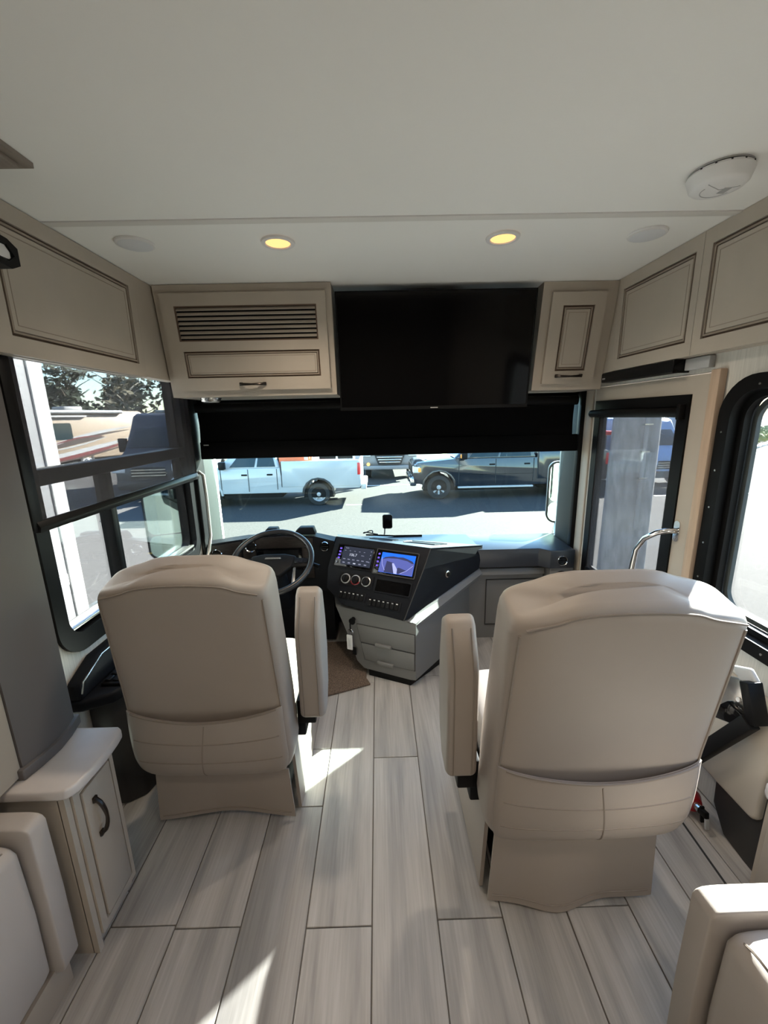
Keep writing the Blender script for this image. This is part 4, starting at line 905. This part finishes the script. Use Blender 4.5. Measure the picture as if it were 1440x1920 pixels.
# ---- motorhome facing us between the trucks
t = thing('motorhome', 'white motorhome facing the windshield between the two pickups', 'motorhome', (.5, 22, G)); X0, X1 = -.74, 1.74
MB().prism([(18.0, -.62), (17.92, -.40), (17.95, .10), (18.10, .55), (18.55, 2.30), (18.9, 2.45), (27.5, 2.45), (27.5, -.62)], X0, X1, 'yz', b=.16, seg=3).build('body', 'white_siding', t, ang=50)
MB(frame((0, 18.06, .60), (1, 0, 0), (0, 1, -.26), (0, .26, 1))).prism(rrect(X0+.15, X1-.15, 0, 1.35, .15), -.04, .02, 'xz').build('windshield', 'car_glass', t)
gl_ = MB().prism([(.0, -.52), (1.0, -.52), (1.25, .16), (-.25, .16)], 17.84, 17.96, 'xz', b=.03).build('grille', 'console_dark', t)
for i in range(6):
    z = -.44+i*.11; hw = .46+.038*i*1.3
    MB().box(.5-hw, .5+hw, 17.80, 17.86, z, z+.05, b=.015).build('grille_bar', 'silver', gl_)
for s in (-1, 1):
    xc = .5+s*.98
    h = MB().box(xc-.18, xc+.18, 17.82, 18.0, -.16, .14, b=.05).build('headlight', 'white_plastic', t)
    MB().lathe([(.075, 0), (.06, .03), (0, .035)], 16, M=frame((.5+s*.93, 17.90, -.50), (1, 0, 0), (0, 0, 1), (0, -1, 0)), caps=False).build('fog_light', emis('fog', (1, .55, .18), .35), t)
MB().box(X0+.1, X1-.1, 17.86, 18.1, -.74, -.56, b=.05).build('bumper', 'white_siding', t)
for x in (X0+.15, X1-.43): MB().lathe([(.25, 0), (.45, .02), (.45, .26), (.25, .28)], 28, M=frame((x, 18.9, G+.45), (0, 1, 0), (0, 0, 1), (1, 0, 0))).build('tire', 'tire', t)
for s, x in ((-1, X0), (1, X1)): MB().box(x-.12+s*.12, x+.12+s*.12, 18.0, 18.2, .75, 1.25, b=.04).build('wing_mirror', 'black', t)

# ---- market trailer with red awning, behind the black pickup = T(0, .55, 0)
TM = T(0, .55, 0)
t = thing('equipment_trailer', 'grey equipment trailer with red and white canopy right of the black pickup', 'trailer', (7.6, 15.9, G))
MB(TM).plate([(5.15, -.75), (8.9, -.75), (8.9, .62), (5.15, .62)], [[(5.45, -.55), (6.55, -.55), (6.55, .42), (5.45, .42)]], 15.5, 15.56, 'xz').build('side_wall', 'grey_siding', t)
MB(TM).box(5.15, 8.9, 15.9, 17.3, -.75, .62).build('body', 'console_dark', t)
for i in range(6): MB(TM).box(4.95+i*.72, 5.31+i*.72, 15.05, 17.4, .66, .80, b=.02).build('canopy_stripe', 'red_lamp' if i != 1 else 'white_paint', t)
for i in range(5): MB(TM).box(5.31+i*.72, 5.67+i*.72, 15.05, 17.4, .66, .80, b=.02).build('canopy_stripe', 'white_paint' if i else 'red_lamp', t)
MB(TM).box(5.1, 9.0, 15.2, 17.35, .62, .66).build('canopy_frame', 'white_paint', t)
rnd = random.Random(3)
for z in (-.22, .10): MB(TM).box(5.45, 6.55, 15.57, 15.88, z-.02, z).build('shelf', 'white_paint', t)
for z in (-.55, -.22, .10):
    for i in range(7):
        x = 5.50+i*.15; w_ = rnd.uniform(.05, .11); h_ = rnd.uniform(.10, .27)
        MB(TM).lathe([(w_/2, 0), (w_/2*rnd.uniform(.8, 1.1), h_*.7), (w_/2*.5, h_)], 10, M=T(x+.06, 15.68, z)).build('stored_can', rnd.choice(['console_dark', 'silver', 'grey_plastic', 'paint_blue', 'black', 'white_paint']), t)
text_mesh('G', .34, TM @ frame((6.86, 15.49, .02), (1, 0, 0), (0, 0, 1), (0, -1, 0)), 'letter', 'white_paint', t, depth=.01)
for x in (6.9, 7.8): wheel(t, TM @ T(x, 15.5, G), 0, .36, .36)
MB(TM).box(5.0, 5.15, 15.5, 15.65, -.85, .66, b=.02).build('corner_post', 'silver', t)

# ---- tall vans
def van(name, label, M, paint, sc, cat='van'):
    o_ = M.translation; t = thing(name, label, cat, (o_.x, o_.y, o_.z)); M = M @ Matrix.Scale(sc, 4); W = 2.02
    pr = [(.10, .38), (0, .55), (0, 1.05), (.12, 1.30), (.75, 1.58), (1.38, 2.30), (1.62, 2.66), (1.9, 2.76), (5.6, 2.76), (5.72, 2.6), (5.72, .45), (4.95, .45)]+arch(4.5, .42, .43)[1:-1]+[(4.05, .42), (1.45, .42)]+arch(1.0, .42, .43)[1:-1]
    MB(M).prism(pr, 0, W, 'yz', b=.08, seg=3, ang=50).build('body', paint, t, ang=45)
    d_ = Vector((0, .63, .72)).normalized(); n_ = Vector((0, -d_.z, d_.y))
    F = frame((W/2, .75, 1.58), (1, 0, 0), -n_, d_)
    MB(M @ F).prism([(-.90, .08), (.90, .08), (.80, .92), (-.80, .92)], -.022, .0, 'xz', b=.008).build('windshield', 'car_glass', t)
    for s in (-1, 1):
        x = W/2+s*(W/2+.004)
        MB(M).prism([(.98, 1.55), (1.95, 1.55), (1.95, 2.18), (1.48, 2.22)], min(x, x-s*.02), max(x, x-s*.02), 'yz').build('side_window', 'car_glass', t)
        MB(M).box(W/2+s*.96-.20+(.2 if s < 0 else -.2)*.3, W/2+s*.96+.20+(.2 if s < 0 else -.2)*.3, -.02, .12, .92, 1.16, b=.03).build('headlight', 'white_plastic', t)
        MB(M).box(min(x, x+s*.26), max(x, x+s*.26), .95, 1.1, 1.5, 1.95, b=.03).build('wing_mirror', 'black', t)
        for y in (1.0, 4.5): MB(M).lathe([(.2, 0), (.36, .02), (.36, .24), (.22, .26)], 28, M=frame((x-s*.02, y, .37), (0, 1, 0), (0, 0, 1), (-s, 0, 0))).build('tire', 'tire', t)
    g_ = MB(M).prism([(.45, .74), (1.57, .74), (1.50, 1.08), (.52, 1.08)], -.02, .03, 'xz', b=.01).build('grille', 'black', t)
    for i in range(3): MB(M).box(.50, 1.52, -.03, .0, .80+i*.09, .83+i*.09).build('grille_bar', 'silver', g_)
    MB(M).box(.03, W-.03, -.08, .15, .38, .66, b=.05).build('bumper', 'console_dark', t)
    MB(M).box(.6, 1.4, 2.0, 3.2, 2.76, 2.86, b=.03).build('roof_vent', 'white_siding', t)
    return t
van('camper_van', 'dark slate high-roof camper van seen through the driver\'s mesh shade', frame((-9.05, 14.2, G), (1, .08, 0), (-.08, 1, 0)), 'paint_slate', 1.10)
van('delivery_van', 'pale blue van parked beyond the screen door', frame((9.6, 14.6, G), (1, 0, 0), (0, 1, 0)), 'paint_blue', .88)

# ---- beige motorhome with swooshes
t = thing('motorhome', 'beige motorhome with maroon and white swoosh graphics seen through the driver\'s window', 'motorhome', (-18, 29, G)); Ym = 0.
MR = frame((-19.5, 25.5, 0), (.4, .92, 0), (-.92, .4, 0)) @ T(20.6, 0, 0)
MB(MR).prism([(-27, -.75), (-14.2, -.75), (-13.8, -.2), (-13.8, .6), (-14.4, 2.05), (-14.8, 2.30), (-27, 2.30)], Ym, Ym+2.5, 'xz', b=.12, seg=2).build('body', 'paint_beige', t, ang=50)
MB(MR).prism(circ(Ym-.12, 2.22, .12, 12), -21.5, -16.2, 'yz').build('awning', 'white_siding', t)
MB(MR).box(-24, -18.6, Ym-.16, Ym+.02, 1.90, 2.0, b=.02).build('slide_awning', 'white_siding', t)
MB(MR).prism(rrect(-20.6, -19.55, .55, 1.55, .12), Ym-.02, Ym+.02, 'xz').build('window', 'car_glass', t)
MB(MR).box(-19.4, -18.3, Ym+.6, Ym+1.9, 2.30, 2.58, b=.08).build('air_conditioner', 'white_siding', t)
def swoosh(x0, z0, x1, z1, bow, wid, m, k=0):
    up, dn = [], []
    for i in range(25):
        u = i/24; x = x0+(x1-x0)*u; z = z0+(z1-z0)*u+bow*math.sin(PI*u); h_ = wid*math.sin(PI*(.08+.90*u))**.8/2
        up.append((x, z+h_)); dn.append((x, z-h_))
    MB(MR).prism(up+dn[::-1], Ym-.012-.004*k, Ym+.002, 'xz').build('graphic_stripe', m, t)
swoosh(-22.5, -.35, -15.5, 1.25, .25, .22, 'white_siding'); swoosh(-22.5, -.52, -15.8, 1.02, .28, .16, 'brown_stripe')
swoosh(-22.0, -.62, -15.5, .52, -.10, .30, 'white_siding', 1); swoosh(-22.0, -.82, -15.5, .30, -.10, .22, 'maroon', 2); swoosh(-22.0, -.95, -15.5, .12, -.10, .12, 'brown_stripe', 1)
swoosh(-20.9, .05, -17.6, .62, .10, .34, 'brown_stripe', 1); swoosh(-20.9, .22, -17.7, .68, .16, .09, 'maroon', 2); swoosh(-20.9, -.08, -17.4, .62, -.08, .09, 'white_siding', 3)
wheel(t, MR @ T(-18.9, Ym-.02, G), 0, .46, .46, rim='silver'); wheel(t, MR @ T(-25.4, Ym-.02, G), 0, .46, .46, rim='silver')
MB(MR).box(-27, -14.2, Ym+.1, Ym+2.4, G+.25, -.74).build('chassis', 'black', t)

# ---- neighbour's white slide-out just outside the driver's window
t = thing('slide_out_room', 'white slide-out of the neighbouring coach outside the driver\'s window', 'motorhome', (-3.4, 1.4, -.2))
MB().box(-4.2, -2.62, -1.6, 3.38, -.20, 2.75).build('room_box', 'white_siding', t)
MB().box(-2.62, -2.605, 3.13, 3.25, -.16, 2.70).build('grey_panel', 'grey_siding', t)
MB().box(-2.625, -2.59, 3.26, 3.40, -.21, 2.76, b=.008).build('corner_trim', 'white_siding', t)
MB().box(-2.622, -2.597, 3.05, 3.12, -.21, 2.76, b=.008).build('corner_trim', 'white_siding', t)
MB().box(-2.61, -2.58, 3.14, 3.23, .20, .30, b=.01).build('latch', 'grey_plastic', t)
MB().box(-4.15, -2.75, -1.55, 3.0, G, -.20).build('support', 'grey_siding', t)

# ---- outside mirrors of this coach
def side_mirror(label, c, yaw, group):
    t = thing('side_mirror', label, 'mirror', (c[0], c[1], c[2]-.3), group); M = T(*c) @ Matrix.Rotation(math.radians(yaw), 4, 'Z')
    MB(M).prism(rrect(-.15, .15, -.255, .255, .07, 8), .0, .085, 'xz', b=.03, seg=3, ang=60).build('housing', 'white_siding', t, ang=60)
    MB(M).plate(rrect(-.152, .152, -.257, .257, .07, 8), [rrect(-.138, .138, -.243, .243, .058, 8)], -.006, .006, 'xz').build('gasket', 'frame_black', t)
    MB(M).prism(rrect(-.138, .138, -.075, .243, .05, 6), -.003, .002, 'xz').build('main_glass', 'mirror', t)
    MB(M).prism(rrect(-.138, .138, -.243, -.083, .05, 6), -.004, .002, 'xz').build('spot_glass', 'mirror', t)
    return t, M
t, M = side_mirror('white housed side mirror outside the driver\'s window', (-1.50, 2.86, .795), 20, 'outside mirrors')
MB().tube([(-1.46, 2.90, .55), (-1.42, 2.90, .44), (-1.30, 2.86, .40), (-1.19, 2.84, .40)], .03, 10).build('arm', 'chrome', t)
t, M = side_mirror('side mirror half hidden behind the right windshield pillar', (1.545, 3.30, .862), -14, 'outside mirrors')
MB().tube([(1.50, 3.33, .62), (1.47, 3.28, .54), (1.40, 3.1, .50), (1.34, 2.90, .50)], .03, 10).build('arm', 'chrome', t)

t = thing('utility_pole', 'weathered pale utility pole seen through the screen door', 'pole', (4.05, 6.5, G))
MB().lathe([(.35, 0), (.325, 3.0), (.31, 7.0), (.0, 7.02)], 28, M=T(4.05, 6.5, G), caps=False).build('shaft', mat('pole_grit', (.24, .23, .22), .9, bump=1.0, bscale=30, var=.35, vscale=14, stretch=(1, 1, .25)), t)
MB().tube([(4.0, 6.15, G+.9), (4.0, 6.15, G+3.0)], .03, 8).build('conduit', 'white_siding', t)
for z in (1.7, 2.1, 2.5): MB().box(3.94, 4.06, 6.11, 6.17, G+z, G+z+.02).build('conduit_clip', 'silver', t)

# ---- trees, shrubs, building and kerb
def leaves(mb, c, r, n, size, rg):
    for _ in range(n):
        while True:
            p_ = Vector((rg.uniform(-1, 1), rg.uniform(-1, 1), rg.uniform(-1, 1)))
            if .35 < p_.length < 1: break
        p_ = Vector((c[0]+p_.x*r[0], c[1]+p_.y*r[1], c[2]+p_.z*r[2])); a_ = Vector((rg.gauss(0, 1), rg.gauss(0, 1), rg.gauss(0, .7))).normalized(); b_ = a_.orthogonal().normalized(); s_ = size*rg.uniform(.5, 1.3)
        mb.add([p_-a_*s_, p_+b_*s_*.45, p_+a_*s_, p_-b_*s_*.45], [(0, 1, 2, 3)])
def tree(label, x, y, h, w, m, seed, n=900, bare=False):
    rg = random.Random(seed); t = thing('tree', label, 'tree', (x, y, G), 'trees behind the beige motorhome')
    mb = MB(); mb.tube([(x, y, G), (x+.1, y, G+h*.4), (x-.1, y, G+h*.9)], [.28, .2, .05], 8)
    for i in range(14):
        a = rg.uniform(0, 2*PI); z = G+h*rg.uniform(.25, .7); L_ = w*rg.uniform(.5, .95)
        mb.tube([(x, y, z), (x+L_*.5*math.cos(a), y+L_*.5*math.sin(a), z+h*.10), (x+L_*math.cos(a), y+L_*math.sin(a), z+h*.18)], [.10, .06, .02], 5)
    mb.build('trunk', 'bark' if not bare else mat('bark_pale', (.30, .27, .22), .9), t)
    mb = MB()
    for k in range(9):
        a = rg.uniform(0, 2*PI); d_ = w*rg.uniform(.0, .62); zz = G+h*rg.uniform(.30, .88)
        leaves(mb, (x+d_*math.cos(a), y+d_*math.sin(a), zz), (w*.5, w*.5, h*.16), n//9, .42, rg)
    tag(mb.build('foliage', m, t, smooth=False), kind='stuff')
TR = [(-46, 46, 9.5, 3.4, 'leaf', 'olive pine at the far left behind the beige motorhome', 900), (-36.5, 43, 7.5, 3.0, 'leaf_dry', 'thin dry tree above the beige motorhome roof', 500), (-40, 56, 11.5, 4.4, 'leaf', 'tall dark pine behind the beige motorhome', 1500), (-31.5, 53, 13.0, 4.4, 'leaf', 'broad dark pine left of the slate camper van', 1500),
      (-25, 43, 8, 3.2, 'leaf_dry', 'bare branched shrubby tree above the slate camper van', 260), (-23, 57, 14, 4.6, 'leaf', 'tall dark pine directly behind the slate camper van', 1500), (-16, 50, 12, 4.2, 'leaf', 'dark pine right of the slate camper van', 1400), (-57, 52, 9, 4, 'leaf', 'farthest left olive pine', 800), (-31.5, 66, 17, 4.6, 'leaf', 'tallest dark pine, farthest behind the camper van', 1400)]
for i, (x, y, h, w, m, l, n) in enumerate(TR): tree(l, x, y, h, w, m, 10+i, n, m == 'leaf_dry' and n < 300)
for i in range(9):
    u = i/8; x, y = 21.5+16*u, 26.2+12.6*u; rg = random.Random(50+i)
    t = thing('shrub', ('first', 'second', 'third', 'fourth', 'fifth', 'sixth', 'seventh', 'eighth', 'ninth')[i]+' yellow-green shrub along the kerb beyond the right window, counted from the nearest', 'shrub', (x, y, G), 'shrubs along the kerb')
    mb = MB(); leaves(mb, (x, y, G+.62), (1.3, 1.0, .62), 420, .16, rg); tag(mb.build('foliage', 'leaf_yellow', t, smooth=False), kind='stuff')
    mb = MB()
    for k in range(5): mb.tube([(x, y, G), (x+rg.uniform(-.5, .5), y+rg.uniform(-.4, .4), G+.8)], [.03, .01], 5)
    mb.build('stem', 'bark', t)
k0, k1 = Vector((16, 20)), Vector((42, 41)); kd = (k1-k0).normalized()
kb = MB(frame((k0.x, k0.y, G), (kd.x, kd.y, 0), (-kd.y, kd.x, 0)))
ks = struct(MB(kb.M).box(0, .01, 0, .01, 0, .01).build('trim_6', 'concrete'))
for i in range(16): MB(kb.M).box(i*2.1+.01, i*2.1+2.09, 0, .35, 0, .16, b=.03).build('kerb_stone', 'concrete', ks)
t = thing('warehouse', 'long pale blue building behind the shrubs outside the right window', 'building', (42, 48, G)); Mb = frame((26, 40, G), (kd.x, kd.y, 0), (-kd.y, kd.x, 0))
MB(Mb).box(0, 30, 0, 8, 0, 2.7).build('wall', 'building_blue', t)
for i in range(12): MB(Mb).box(.5+i*2.4, .56+i*2.4, -.03, 0, .1, 2.6).build('panel_seam', 'paint_blue', t)
MB(Mb).box(-.1, 30.1, -.15, 8.1, 2.7, 2.82).build('roof_edge', 'white_siding', t)
MB(Mb).box(0, 30, .0, .05, 3.35, 3.42).build('roof_railing', 'white_siding', t)
for i in range(16): MB(Mb).box(i*2-.03, i*2+.03, 0, .05, 2.82, 3.40).build('railing_post', 'white_siding', t)
rg = random.Random(5)
t = thing('tree', 'yellowing tree behind the pale blue building', 'tree', (50, 76, G))
mb = MB(); mb.tube([(50, 76, G), (50, 76, G+6)], [.3, .1], 8); mb.build('trunk', 'bark', t)
mb = MB()
for k in range(8): leaves(mb, (50+rg.uniform(-4, 4), 76+rg.uniform(-2, 2), G+rg.uniform(4.5, 8.5)), (2.5, 2.5, 1.6), 110, .4, rg)
tag(mb.build('foliage', 'leaf_yellow', t, smooth=False), kind='stuff')
